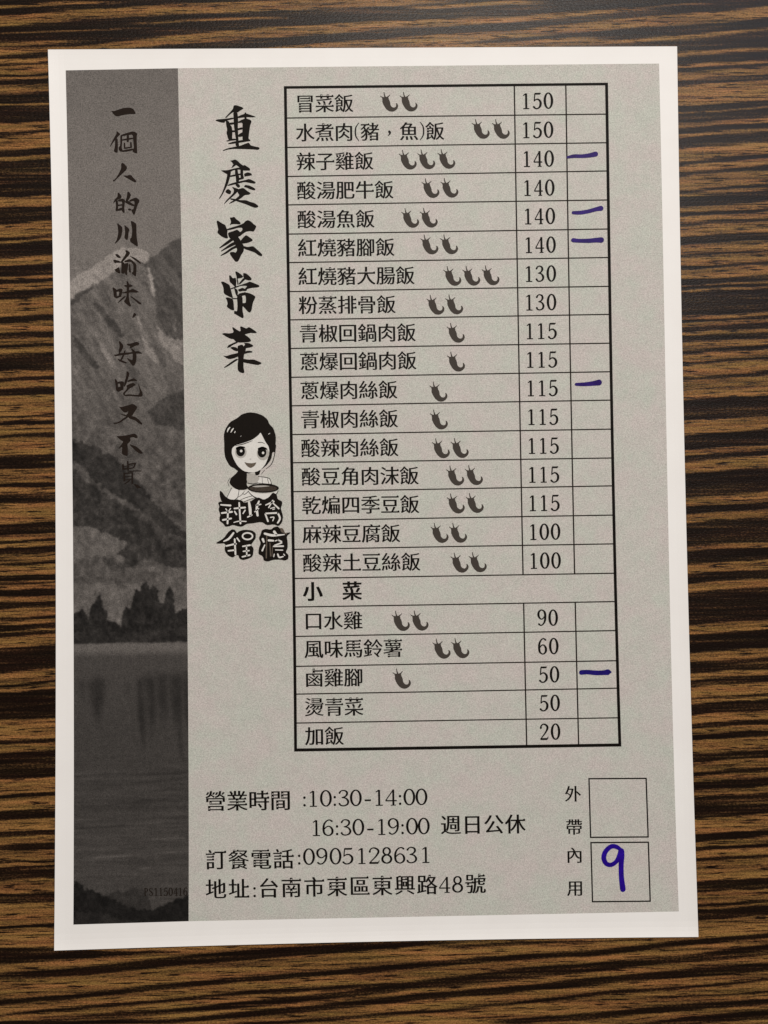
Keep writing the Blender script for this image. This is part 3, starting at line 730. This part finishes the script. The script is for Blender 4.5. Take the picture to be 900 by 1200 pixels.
# ------------------------------------------------------------------ brush slogan on the picture strip
SLOG = [
 ((115,110), [[(228,300),(270,305),(350,280),(450,248),(560,242),(620,265),(665,345),(640,358),(550,355),(430,375),(330,402),(280,370)],
  [(320,660),(345,665),(395,710),(350,750),(330,780),(270,850),(210,940),(205,930),(240,850),(290,760),(325,700)],[(300,800),(345,780),(350,900),(345,1040),(300,1030),(275,1010),(295,930)],
  [(390,730),(425,715),(425,850),(415,950),(440,1010),(400,1020),(365,990),(360,950),(390,900)],
  [(405,720),(500,690),(600,660),(650,670),(690,700),(680,740),(680,850),(685,950),(690,1050),(640,1040),(600,1010),(630,950),(620,850),(610,715),(510,730),(410,748)],
  [(410,995),(500,980),(620,958),(620,990),(520,1015),(420,1025)],[(415,800),(620,765),(620,795),(415,828)],[(505,720),(545,720),(540,850),(500,850)],[(450,860),(478,858),(480,960),(452,965)],[(560,850),(590,848),(598,950),(565,955)],[(455,945),(595,925),(595,950),(455,972)]]),
 ((120,180), [[(330,175),(355,162),(385,180),(430,230),(435,260),(410,300),(350,355),(290,410),(220,480),(190,495),(185,470),(230,445),(290,350),(330,260)],
  [(360,385),(430,390),(470,375),(510,380),(540,420),(590,470),(600,505),(560,505),(500,470),(420,425)],
  [(270,690),(290,685),(340,750),(330,790),(270,810),(220,850),(185,885),(190,870),(220,800),(265,760)],[(230,820),(270,815),(280,900),(275,1000),(260,1020),(230,1000),(240,920)],
  [(270,815),(350,790),(400,810),(395,880),(385,960),(395,1035),(370,1045),(335,1000),(350,900),(345,840),(280,845)],[(260,900),(365,885),(365,912),(260,928)],[(260,980),(330,950),(370,955),(370,990),(265,1012)],
  [(440,670),(460,668),(505,720),(480,790),(440,840),(400,860),(430,760)],[(470,820),(540,790),(590,770),(650,810),(650,850),(620,900),(600,970),(570,1070),(550,1080),(520,1030),(510,990),(550,970),(565,880),(560,830),(480,850)],
  [(390,840),(450,825),(500,860),(570,905),(550,930),(470,900),(410,870)],[(440,970),(490,965),(530,1000),(470,1005)]]),
 ((120,250), [[(255,175),(290,190),(355,245),(350,330),(330,420),(290,480),(230,535),(215,530),(255,460),(280,340),(270,230)],[(385,205),(420,225),(480,285),(460,340),(455,420),(440,478),(400,450),(385,420),(400,350),(395,270)],
  [(495,135),(530,138),(600,185),(600,300),(605,420),(628,570),(610,585),(560,550),(490,500),(485,450),(515,420),(525,300),(510,200)],
  [(220,720),(270,715),(330,775),(310,790),(260,775)],[(185,825),(220,815),(310,840),(340,870),(240,870),(220,880)],[(210,990),(250,970),(290,940),(320,1050),(300,1060),(240,1030)],
  [(400,655),(430,645),(490,690),(470,735),(400,810),(340,880),(315,860),(370,780),(420,700)],[(470,745),(560,775),(640,830),(680,870),(670,890),(610,850),(540,800)],
  [(335,870),(375,855),(400,900),(395,1060),(330,1060),(335,960)],[(385,880),(450,870),(460,900),(440,1000),(435,1100),(390,1055)],[(385,835),(480,800),(530,830),(600,900),(600,1000),(595,1105),(570,1105),(510,1050),(545,1020),(545,900),(500,850),(390,865)],[(465,890),(490,890),(505,1050),(465,1030)]]),
 ((120,310), [[(175,400),(205,405),(250,440),(255,560),(245,600),(200,565),(190,470)],[(245,445),(330,420),(360,440),(335,550),(285,560),(300,475),(245,480)],[(220,565),(330,540),(345,560),(240,602)],
  [(370,375),(410,355),(440,370),(490,345),(545,380),(480,400),(430,400)],[(330,500),(400,480),(480,450),(530,425),(600,455),(650,485),(600,495),(500,490),(400,510)],
  [(425,275),(450,300),(475,350),(470,450),(465,560),(480,660),(510,730),(480,740),(430,700),(375,650),(400,620),(425,560),(430,400)],[(390,550),(420,560),(330,640),(260,685),(290,640)],[(480,555),(520,560),(600,620),(690,680),(680,700),(640,695),(560,620)],
  [(555,845),(600,875),(580,910),(530,945),(525,930)]]),
 ((120,385), [[(285,225),(310,222),(375,300),(360,350),(320,420),(295,445),(285,400),(305,300)],[(195,460),(240,458),(320,430),(420,425),(510,415),(590,400),(630,395),(700,430),(695,445),(640,440),(540,440),(430,460),(320,470),(230,492)],
  [(385,390),(410,375),(400,440),(360,530),(330,570),(300,575),(350,480)],[(260,525),(310,545),(400,580),(435,600),(420,615),(370,605),(290,570)],
  [(420,270),(500,265),(600,230),(650,255),(640,290),(560,310),(500,350),(480,340),(490,310),(440,295)],[(495,345),(550,370),(590,420),(605,500),(590,600),(560,650),(530,655),(490,600),(435,530),(440,515),(490,545),(530,560),(535,470),(525,400)]]),
 ((120,430), [[(215,215),(240,215),(270,260),(280,420),(280,445),(240,410),(235,330)],[(265,262),(345,250),(385,265),(372,350),(372,400),(318,415),(312,290),(265,300)],[(255,360),(330,345),(335,415),(270,440)],
  [(425,75),(450,80),(480,120),(460,180),(440,250),(410,320),(385,355),(375,340),(390,260),(420,160)],[(440,240),(520,210),(555,198),(610,235),(610,252),(550,245),(445,268)],
  [(420,325),(540,275),(590,310),(560,335),(480,380),(410,450),(390,490),(480,480),(560,490),(640,490),(660,440),(630,300),(640,300),(665,370),(700,440),(710,500),(690,525),(600,520),(500,510),(400,515),(365,485),(365,455),(420,400),(435,362)],
  [(290,700),(330,705),(430,680),(540,645),(622,705),(580,770),(520,865),(440,890),(410,860),(450,810),(455,770),(430,800),(380,800),(340,760)],[(300,822),(400,838),(440,858),(410,872)],[(430,865),(465,880),(400,920),(330,970),(260,1000),(190,1000),(200,980),(280,970),(360,910)],[(440,858),(560,870),(620,905),(710,1000),(690,1018),(630,985),(580,940),(470,905)]]),
 ((120,500), [[(245,165),(320,165),(430,150),(560,120),(600,140),(625,190),(600,205),(540,185),(480,195),(500,240),(470,280),(440,300),(450,400),(445,510),(420,515),(370,495),(340,470),(350,350),(290,390),(280,385),(330,320),(370,260),(320,235),(280,200)],
  [(470,310),(520,320),(600,350),(680,420),(715,470),(690,478),(640,465),(580,420),(530,370)]])]
sh = Shape()
for (x0, y0), polys in SLOG:
    z = zoomed(x0, y0, 15.0); sh.union([z(chaikin(p)) for p in polys])
so = sh.build("brush_slogan", M_SLOGAN, menu, DZ)
sh = Shape(); z = zoomed(120, 500, 15.0)
sh.union([z(p) for p in ([(345,660),(375,655),(385,750),(350,755)],[(350,735),(540,715),(540,735),(355,765)],[(430,600),(460,610),(470,770),(440,775)],[(460,650),(600,630),(560,735),(535,725),(560,662),(465,675)],
   [(350,690),(540,680),(540,692),(350,705)],[(440,790),(560,768),(690,772),(680,787),(560,787),(450,805)],[(370,810),(400,810),(402,950),(372,970)],[(390,815),(530,800),(530,820),(390,835)],[(510,800),(542,800),(540,1000),(512,1020)],
   [(395,875),(515,862),(515,876),(395,890)],[(395,930),(515,915),(515,930),(395,945)],[(380,1005),(480,930),(490,950),(400,1015)],[(545,1005),(620,1020),(690,1075),(610,1085)])])
fo = sh.build("faded_character", M_FAINT, menu, DZ); fo['label'] = 'last slogan character nearly lost against the dark hillside'
# print code at the foot of the strip
sh = Shape()
for i, c in enumerate("PS1150416"):
    put_fig(sh, c, 171.3 + 5.75 * i, 1045.2 - 0.07 * i, 9.6, 4.9, 1.1)
sh.build("print_code", M_FAINT, menu, DZ)

# ------------------------------------------------------------------ emblem: cook with a bowl over two lines of lettering
emblem = bpy.data.objects.new("emblem", None); COL.objects.link(emblem); emblem.parent = menu
E1 = zoomed(240, 475, 8.571); E1w = zoomed_w(240, 475, 8.571); E2 = zoomed(245, 570, 8.571); E2w = zoomed_w(245, 570, 8.571)
sh = Shape(); sh.union([E1(chaikin(p)) for p in (
 [(190,300),(205,240),(250,170),(330,125),(370,90),(440,70),(510,75),(580,100),(630,140),(650,190),(690,230),(715,310),(712,400),(705,470),(680,470),(668,540),(625,600),(560,650),(420,690),(330,660),(300,635),(250,610),(205,530),(195,460),(195,380)],
 [(340,650),(420,670),(430,740),(420,800),(445,830),(400,850),(330,850),(280,820),(245,780),(260,730),(310,690)],[(500,660),(565,645),(545,700),(510,705)])]
 + [q for l in ([(712,400,10),(700,500,8),(670,590,8),(612,640,4)],[(255,730,5),(232,770,5),(245,815,4)],[(600,650,5),(570,690,5)]) for q in ribbon(E1w(l))])
sh.build("hair", M_BRUSH, emblem, DZ)
sh = Shape(); sh.union([E1(chaikin(p)) for p in ([(275,430),(310,400),(400,375),(480,345),(540,300),(560,272),(580,310),(610,370),(640,410),(650,460),(635,530),(610,590),(570,640),(520,668),(450,675),(390,660),(330,610),(290,540),(270,480)],)])
sh.build("face", M_SKIN, emblem, DZ + 2e-5)
sh = Shape(); sh.union([E1(chaikin(p)) for p in ([(425,682),(500,690),(520,710),(555,735),(520,780),(450,785),(420,760)],)])
sh.build("neck", M_SHADE, emblem, DZ + 2e-5)
sh = Shape(); sh.union([E1(chaikin(p)) for p in ([(270,830),(345,850),(325,930),(270,960),(220,940)],[(330,850),(400,855),(445,850),(500,900),(530,915),(400,965),(320,945)],[(535,715),(650,735),(672,792),(530,785)])])
sh.build("blouse", M_SKIN, emblem, DZ + 1e-5)
sh = Shape()
for l in ([(270,830,5),(245,880,5),(218,935,5)],[(345,850,5),(330,925,6),(290,955,5)],[(400,860,4),(370,900,5),(330,925,4)],[(440,862,6),(400,895,6),(380,880,3)],[(500,905,4),(420,925,6),(360,950,4)],[(530,920,4),(450,945,5),(395,970,5)],
          [(535,715,5),(600,722,6),(650,737,6),(672,792,6)],[(575,722,4),(580,785,4)],[(628,735,4),(645,790,5)],[(535,780,4),(670,792,4)],[(430,780,7),(480,790,7),(530,780,5)],
          [(535,375,7),(570,372,6),(602,386,4)],[(452,540,4),(466,540,4)],[(310,405,5),(390,388,9),(480,355,4)]):
    sh.union(ribbon(E1w(l)))
sh.union([E1(ellipse(360, 463, 44, 50))]); sh.union([E1(ellipse(575, 472, 44, 52))])
sh.union([E1(chaikin([(310,425),(350,408),(400,415),(410,430),(360,425),(315,450)]))]); sh.union([E1(chaikin([(530,430),(580,412),(625,430),(628,450),(580,430),(535,450)]))])
sh.build("eyes_and_outlines", M_INK, emblem, DZ + 3.5e-5)
sh = Shape(); sh.union([E1(ellipse(366, 459, 13, 13))]); sh.union([E1(ellipse(586, 478, 12, 13))])
for l in ([(226,268,6),(236,242,14),(252,222,10)],[(262,272,6),(274,250,13),(288,232,9)],[(300,275,9),(306,262,7)],[(360,312,4),(366,306,4)],[(640,290,6),(655,280,4)]): sh.union(ribbon(E1w(l)))
sh.build("highlight", M_SKIN, emblem, DZ + 5e-5)
sh = Shape(); sh.union([E1(chaikin([(395,568),(430,580),(480,582),(522,572),(500,610),(460,632),(425,612)]))]); sh.build("mouth", M_MID, emblem, DZ + 3.5e-5)
sh = Shape(); sh.union([E1(ellipse(588, 832, 157, 46))] + [E1(chaikin([(150,855),(175,870),(205,915),(250,945),(330,950),(300,985),(220,990),(170,970),(150,910)]))])
sh.build("bowl_rim", M_BRUSH, emblem, DZ + 3e-5)
sh = Shape(); sh.union([E1(chaikin([(435,858),(480,880),(590,890),(690,880),(735,860),(700,910),(610,960),(540,935),(460,895)]))]); sh.build("bowl", M_SKIN, emblem, DZ + 4e-5)
sh = Shape()
for l in ([(436,862,6),(475,905,8),(545,945,8),(600,965,6)],[(738,858,6),(710,905,8),(650,945,8),(610,965,6)]): sh.union(ribbon(E1w(l)))
sh.build("bowl_outline", M_INK, emblem, DZ + 4.4e-5)
sh = Shape(); sh.union([E1(ellipse(362, 470, 58, 62)), E1(ellipse(585, 485, 62, 68))]); sh.build("eye_shadow", M_SHADE, emblem, DZ + 2.8e-5)
sh = Shape(); sh.union([E1(ellipse(588, 835, 138, 30))]); sh.build("soup", M_DEEP, emblem, DZ + 4.5e-5)
sh = Shape(); sh.union([E1(chaikin([(470,815),(520,806),(600,804),(660,812),(600,818),(520,824)]))]); sh.build("bowl_shine", M_SHADE, emblem, DZ + 5.5e-5)
sh = Shape()
sh.union([E2(chaikin(p)) for p in (
 [(90,165),(115,150),(140,160),(200,165),(270,130),(330,140),(350,165),(420,150),(460,120),(500,110),(550,135),(600,110),(640,60),(680,80),(690,130),(735,150),(735,180),(720,220),(745,300),(735,360),(700,400),(650,380),(580,390),(530,355),(440,370),(380,375),(330,405),(290,400),(240,385),(205,400),(165,405),(140,370),(105,345),(105,310),(115,290),(95,230),(105,200)],
 [(65,570),(150,520),(190,460),(230,430),(260,435),(280,470),(300,450),(350,435),(430,440),(470,470),(470,520),(440,560),(420,590),(450,620),(440,700),(400,725),(340,740),(305,725),(295,690),(270,690),(240,715),(200,700),(165,660),(155,620),(170,590),(150,570),(100,575)],
 [(530,440),(570,425),(620,435),(650,410),(690,400),(720,430),(760,470),(790,465),(825,460),(780,500),(790,560),(790,620),(770,660),(800,690),(795,730),(760,745),(720,735),(650,735),(590,755),(550,745),(540,700),(495,680),(500,620),(520,570),(500,520),(520,480)])])
lo = sh.build("lettering_shadow", M_BRUSH, emblem, DZ + 6e-5)
sh = Shape(); LET = [
 [(120,185,12),(215,192,16)],[(128,268,14),(230,256,16)],[(140,337,15),(222,322,14)],[(190,258,14),(186,372,15)],[(168,225,8),(180,240,9)],[(216,222,9),(200,246,9)],
 [(255,222,13),(362,212,15)],[(303,165,13),(316,372,15)],[(258,252,12),(276,282,13)],[(342,272,10),(362,240,12)],[(250,362,7),(300,350,9),(372,352,9)],
 [(402,160,18),(412,225,24),(416,285,20)],[(388,308,11),(430,288,12)],[(460,255,9),(500,222,8)],[(502,150,14),(480,212,20),(488,292,18)],[(475,190,12),(520,180,10)],
 [(570,187,10),(650,152,15)],[(640,142,12),(600,212,11)],[(640,166,10),(700,222,14)],[(618,222,8),(658,210,8)],[(640,232,8),(660,226,7)],[(570,272,13),(690,266,15)],[(566,278,13),(592,350,14)],[(690,266,15),(712,320,16),(690,366,13)],[(618,312,9),(652,310,9),(640,345,9)],
 [(148,552,9),(200,525,18),(246,468,15)],[(175,598,13),(270,576,15)],[(258,530,14),(266,682,15)],[(195,647,13),(256,640,13)],[(282,520,13),(306,552,11)],
 [(340,602,12),(412,590,14)],[(376,600,11),(380,700,12)],[(345,652,11),(402,645,12)],[(335,707,12),(408,690,14)],
 [(560,474,18),(640,492,20),(756,484,8)],[(655,455,22),(676,482,18)],[(540,530,20),(550,556,16)],[(560,588,9),(535,645,14)],[(600,542,18),(645,545,15)],[(690,538,10),(732,562,14),(658,592,10)],[(650,602,12),(745,600,14)],[(668,638,8),(740,640,9)],[(690,680,12),(706,712,14),(744,704,10)],[(655,680,8),(650,706,8)],[(750,680,8),(760,692,9)],[(664,548,8),(700,535,9)]]
for l in LET: sh.union(ribbon(E2w([(a, b, c * 1.18) for a, b, c in l])))
sh.union(ribbon(E2w([(387 + 50 * math.cos(a), 500 + 33 * math.sin(a), 15) for a in np.linspace(0, 2 * math.pi, 15)[:-1]]), closed=True))
sh.build("lettering", M_SKIN, emblem, DZ + 8e-5)
sh = Shape()
for l in ([(580,500,11),(575,718,12)],[(612,570,9),(618,700,10)],[(638,600,7),(632,700,7)]): sh.union(ribbon(E2w(l)))
sh.union([E2(chaikin([(715,412),(745,425),(765,470),(790,468),(775,485),(720,455)]))])
sh.build("lettering_shading", M_MID, emblem, DZ + 7e-5)

# ------------------------------------------------------------------ price table
XL = [(334.4,102),(336.3,240),(339.2,390),(341.8,540),(344.3,690),(345.8,800),(346.4,879)]
X2 = [(602.7,100),(604.8,240),(607.6,390),(610.3,540),(612.9,672),(613.5,706),(616.1,820),(617.2,874)]
X3 = [(663.1,100),(665.0,240),(667.7,390),(670.8,540),(673.2,672),(674.1,706),(676.5,820),(678.3,874)]
XR = [(710.8,98),(712.8,240),(715.2,390),(718.2,540),(721.2,690),(724.3,820),(726.6,873)]
YL = [102.6,138.4,172.9,206.9,240.2,274.4,307.8,341.8,374.9,408.4,442.2,475.6,509.3,542.3,576.2,610.2,643.8,677.9,711.3,745.8,780.9,813.4,847.3,878.9]
YR = [98.5,133.8,167.3,200.4,234.4,268.4,301.8,335.6,368.4,402.2,435.6,468.9,502.9,536.7,569.3,603.6,637.3,671.7,704.9,738.9,774.2,806.4,841.1,872.9]
def xcol(tab, y):
    t = np.array(tab, float); return float(np.polyval(np.polyfit(t[:, 1], t[:, 0], 3), y))
def row_y(k, x): return YL[k] + (YR[k] - YL[k]) * (x - xcol(XL, YL[k])) / (xcol(XR, YR[k]) - xcol(XL, YL[k]))
def col_line(tab, ka, kb, wd):
    pts = []
    ya, yb = (row_y(k, tab[0][0] if k < 12 else tab[-1][0]) for k in (ka, kb))
    for y in np.linspace(ya, yb, 14): pts.append((xcol(tab, y), y, wd))
    return ribbon(pts, smooth=False, cap=False)
table = bpy.data.objects.new("price_table", None); COL.objects.link(table); table.parent = menu
sh = Shape()
loops = []
for k in range(1, 23):
    a, b = xcol(XL, YL[k]), xcol(XR, YR[k])
    loops += ribbon([(a, YL[k], 1.4), ((a + b) / 2, row_y(k, (a + b) / 2) + random.uniform(-.2, .2), 1.35), (b, YR[k], 1.4)], smooth=False, cap=False)
for tab in (X2, X3):
    loops += col_line(tab, 0, 17, 1.6) + col_line(tab, 18, 23, 1.6)
sh.union(loops); sh.build("ruled_lines", M_LINE, table, DZ)
sh = Shape()
cor = [(xcol(XL, YL[0]), YL[0]), (xcol(XR, YR[0]), YR[0]), (xcol(XR, YR[23]), YR[23]), (xcol(XL, YL[23]), YL[23])]
ext = 1.7
loops = ribbon([(cor[0][0] - ext, cor[0][1], 3.0), (cor[1][0] + ext, cor[1][1], 3.0)], smooth=False, cap=False)
loops += ribbon([(cor[3][0] - ext, cor[3][1], 3.6), (cor[2][0] + ext, cor[2][1], 3.6)], smooth=False, cap=False)
loops += col_line(XL, 0, 23, 3.4) + col_line(XR, 0, 23, 3.4)
sh.union(loops); sh.build("table_border", M_INK, table, DZ + 1e-5)

ROWS = [  # dish, left x, centre y at the left, price, price left x, price centre y
 ("冒菜飯",346.3,121.1,"150",613.4,118.2),("水煮肉(豬，魚)飯",346.2,154.9,"150",613.6,152.2),("辣子雞飯",346.9,188.9,"140",614.3,186),("酸湯肥牛飯",347.5,222.9,"140",615,220),
 ("酸湯魚飯",348,256.7,"140",615.7,253.3),("紅燒豬腳飯",348.5,290.2,"140",616.5,286.9),("紅燒豬大腸飯",349,323.6,"130",616.8,320.7),("粉蒸排骨飯",349.6,357.3,"130",617.1,354.2),
 ("青椒回鍋肉飯",350.2,390.5,"115",617.8,387.8),("蔥爆回鍋肉飯",350.8,423.4,"115",618.3,421.3),("蔥爆肉絲飯",351.3,457.3,"115",618.9,454.7),("青椒肉絲飯",351.9,491.1,"115",619.6,488.4),
 ("酸辣肉絲飯",352.4,524.9,"115",620.2,522.2),("酸豆角肉沫飯",352.9,558.2,"115",620.7,556),("乾煸四季豆飯",353.4,591.8,"115",621.2,589.3),("麻辣豆腐飯",354.1,625.6,"100",621.8,623.1),
 ("酸辣土豆絲飯",354.4,659.3,"100",622.4,656.9),None,("口水雞",355.8,727.1,"90",0,723.8),("風味馬鈴薯",356.1,760.2,"60",0,757.1),("鹵雞腳",356.4,793.9,"50",0,790.2),("燙青菜",356.7,828.2,"50",0,823.6),("加飯",357,862.2,"20",0,857.3)]
ROWS = [r and (r[0].replace("腳", "腳"), *r[1:]) for r in ROWS]
for i, r in enumerate(ROWS):
    em = 22.75 + 0.5 * i / 22
    sh = Shape()
    if r is None:
        put_char(sh, "小", 366.4, 693.0, 23.4, dx=-0.034, dy=-0.022, serif=False)
        put_char(sh, "菜", 412.6, 692.3, 23.4, dx=-0.032, dy=-0.014, serif=False)
        o = sh.build("section_heading", M_INK, table, DZ); continue
    x = r[1]
    for ch in r[0]:
        adv = em * (0.34 if ch in "()" else 1.0)
        cx = x + adv / 2; cy = r[2] + (cx - 392) * -0.0118
        if ch in "()":
            s = 1 if ch == "(" else -1
            sh.union(ribbon([(cx + s * 2.0, cy - 10.5, .8), (cx - s * 1.2, cy - 5.5, 1.5), (cx - s * 2.0, cy, 1.7), (cx - s * 1.2, cy + 5.5, 1.5), (cx + s * 2.2, cy + 10.5, .8)]))
        elif ch == "，":
            sh.union(ribbon([(cx - .2, cy + .2, 3.0), (cx + .6, cy + 2.0, 2.2), (cx - 1.6, cy + 5.2, .7)]))
        else: put_char(sh, ch, cx, cy, em)
        x += adv
    sh.build("dish_name", M_INK, table, DZ)
    sh = Shape()
    if len(r[3]) == 3: xs = [r[4] + 2.8 + 13.2 * k for k in range(3)]
    else:
        x0 = {18: 635.0, 19: 635.7, 20: 636.6, 21: 637.3, 22: 637.8}[i]; xs = [x0, x0 + 13.2]
    for k, ch in enumerate(r[3]): put_fig(sh, ch, xs[k] + (0.2 if ch == '1' else 0), r[5] - 0.16 * (k - 1), 18.8, 10.8, 1.15)
    sh.build("price", M_INK, table, DZ)

# chilies: one drawn, the rest copies
CH = [(456.6,120),(479.4,119.8),(563.9,151.8),(587.4,151.8),(478.3,187.8),(500.1,187.4),(523.6,186.9),(505,221.1),(527.2,220.7),(481.2,256),(503,255.8),(503.7,287.2),(526.8,287),
 (530.6,324),(552.8,323.8),(575.4,323.3),(510.8,357.8),(532.8,357.4),(534.6,390.6),(534.9,424.4),(514.3,459.6),(514.8,492.2),(517.2,525.9),(539.2,525.6),(533.9,557.9),(555.9,557.4),
 (534.6,590.6),(556.8,590),(515.6,625.1),(537.3,624.9),(539,659.9),(560.3,659.4),(470.2,728.2),(492.1,727.8),(517.9,760.7),(539.9,760.1),(471.4,795.8)]
body = [(128,240),(172,228),(224,230),(250,258),(265,300),(270,348),(298,382),(334,392),(360,378),(371,348),(365,306),(392,322),(407,362),(397,400),(370,434),(330,457),(290,463),(240,452),(190,412),(150,350),(125,290)]
calyx = [(126,246),(122,222),(150,206),(205,202),(236,214),(242,244),(170,254)]
body = [tuple(p) for p in chaikin(body)]
c0 = plane([CH[0]])[0]
def local_shape(polys, name, dz):
    sprigs = ribbon([(156,122,14),(163,165,18),(178,212,30)]) + ribbon([(94,186,10),(118,206,16),(150,218,24)]) + ribbon([(262,166,10),(236,192,18),(205,216,28)])
    s = Shape(); s.union([(np.asarray(p) - np.array([255, 298])) / 15.0 + np.array(CH[0]) for p in list(polys) + sprigs])
    p = plane(s.v) - c0
    return new_obj(name, np.c_[p, np.full(len(p), 0.0)], s.f, M_CHILI, None)
chili0 = local_shape([body, calyx], "chili_icon", DZ)
for i, c in enumerate(CH):
    o = chili0 if i == 0 else chili0.copy()
    if i: COL.objects.link(o)
    p = plane([c])[0]; o.location = (p[0], p[1], Z_PAPER + DZ); o.parent = table

# ------------------------------------------------------------------ opening hours, phone, address
sh = Shape()
for i, ch in enumerate("營業時間"): put_char(sh, ch, 252.6 + 25.4 * i, 938.6 - 0.30 * i, 25.2)
for ch, x in zip(":10:30-14:00", (356.8,367,381.9,392.3,403.2,417,431,444.1,458.3,468.8,479.7,493.9)):
    put_fig(sh, ch, x, 935.7 - 0.0155 * (x - 367), 19.0, 14.2 if ch not in ":-1" else (12.5 if ch == '1' else 9.0), 1.10)
for ch, x in zip("16:30-19:00", (370.6,384.3,395,405.7,419.9,434,447.2,461,471.7,482.8,496.6)):
    put_fig(sh, ch, x, 970.0 - 0.0165 * (x - 370), 19.0, 14.2 if ch not in ":-1" else (12.5 if ch == '1' else 9.0), 1.10)
for i, ch in enumerate("週日公休"): put_char(sh, ch, 528.2 + 25.2 * i, 966.4 - 0.32 * i, 24.6)
sh.build("opening_hours", M_INK, menu, DZ)
sh = Shape()
for i, ch in enumerate("訂餐電話"): put_char(sh, ch, 253.1 + 26.4 * i, 1007.4 - 0.33 * i, 25.2)
for ch, x in zip(":0905128631", (350.6,362.1,377.2,393.2,407.4,423.9,438.6,453.2,468.3,482.8,498.8)):
    put_fig(sh, ch, x, 1003.8 - 0.0165 * (x - 362), 19.0, 14.2 if ch not in ":1" else (12.5 if ch == '1' else 9.0), 1.10)
sh.build("phone_number", M_INK, menu, DZ)
sh = Shape()
for ch, x, y in zip("地址台南市東區東興路號", (253.2,280,315,341.4,368.3,395,421.6,448,474.5,500.6,557.2), (1041.7,1041.3,1040.5,1039.9,1039.3,1038.7,1038.2,1037.6,1037,1036.5,1035.4)):
    put_char(sh, ch, x, y, 25.0)
put_fig(sh, ":", 298.3, 1042.2, 19.0, 9.0, 1.10); put_fig(sh, "4", 521.2, 1036.6, 19.0, 14.2, 1.10); put_fig(sh, "8", 536.2, 1036.2, 19.0, 14.2, 1.10)
sh.build("address_line", M_INK, menu, DZ)

# ------------------------------------------------------------------ takeaway / dine-in boxes
def box(name, c, chars):
    e = bpy.data.objects.new(name, None); COL.objects.link(e); e.parent = menu
    s = Shape(); c = np.array(c, float); l = []
    for k in range(4):
        a, b = c[k], c[(k + 1) % 4]; d = (b - a) / np.linalg.norm(b - a) * 0.8
        l += ribbon([(*(a - d), 1.6), (*(b + d), 1.6)], smooth=False, cap=False)
    s.union(l); s.build("box_outline", M_INK, e, DZ)
    s = Shape()
    for ch, x, y in chars: put_char(s, ch, x, y, 20.0)
    s.build("box_caption", M_INK, e, DZ)
    return e
box("takeaway_box", [(690.2,912.5),(757.1,912.1),(759.5,980.7),(692.1,981.2)], [("外",671.4,930.2),("帶",672.7,969)])
box("dine_in_box", [(692.5,987.4),(759.7,986.9),(761.9,1056),(694.3,1056.6)], [("內",673.2,1002),("用",674,1040.6)])

# ------------------------------------------------------------------ pen: six dashes and a table number
PEN = [((525,90),4.5,[(632,425,12),(665,419,17),(705,419,17),(745,415,20),(778,408,24)]),((525,240),4.5,[(660,42,15),(695,42,18),(740,35,18),(780,24,19),(806,19,24)]),
 ((525,240),4.5,[(660,187,20),(690,190,18),(740,190,20),(780,187,22),(808,186,26)]),((525,390),4.5,[(676,272,14),(710,272,17),(750,269,20),(780,265,24),(796,262,28)]),
 ((535,760),4.5,[(658,126,22),(690,124,21),(735,128,22),(775,127,22),(800,124,26),(812,124,10)])]
for k, ((x0, y0), sc, l) in enumerate(PEN):
    s = Shape(); s.union(ribbon(zoomed_w(x0, y0, sc)([(a, b, c * 1.14) for a, b, c in l]))); o = s.build("pen_dash", M_PEND if k == 4 else M_PEN, menu, DZ + 3e-5)
    o['label'] = 'dark blue pen dash' if k == 4 else 'purple pen dash'
s = Shape(); z9 = zoomed_w(680, 900, 7.06)
s.union(ribbon(z9([(330,672,30),(295,650,36),(252,650,38),(208,692,40),(194,745,40),(215,790,38),(256,800,36),(300,770,36),(325,720,40),(338,690,50)]))
        + ribbon(z9([(338,688,52),(342,730,46),(338,800,42),(340,900,42),(350,985,46),(352,1003,46)])))
o = s.build("handwritten_number", M_PENB, menu, DZ + 3e-5); o['label'] = 'blue violet handwritten number 9'
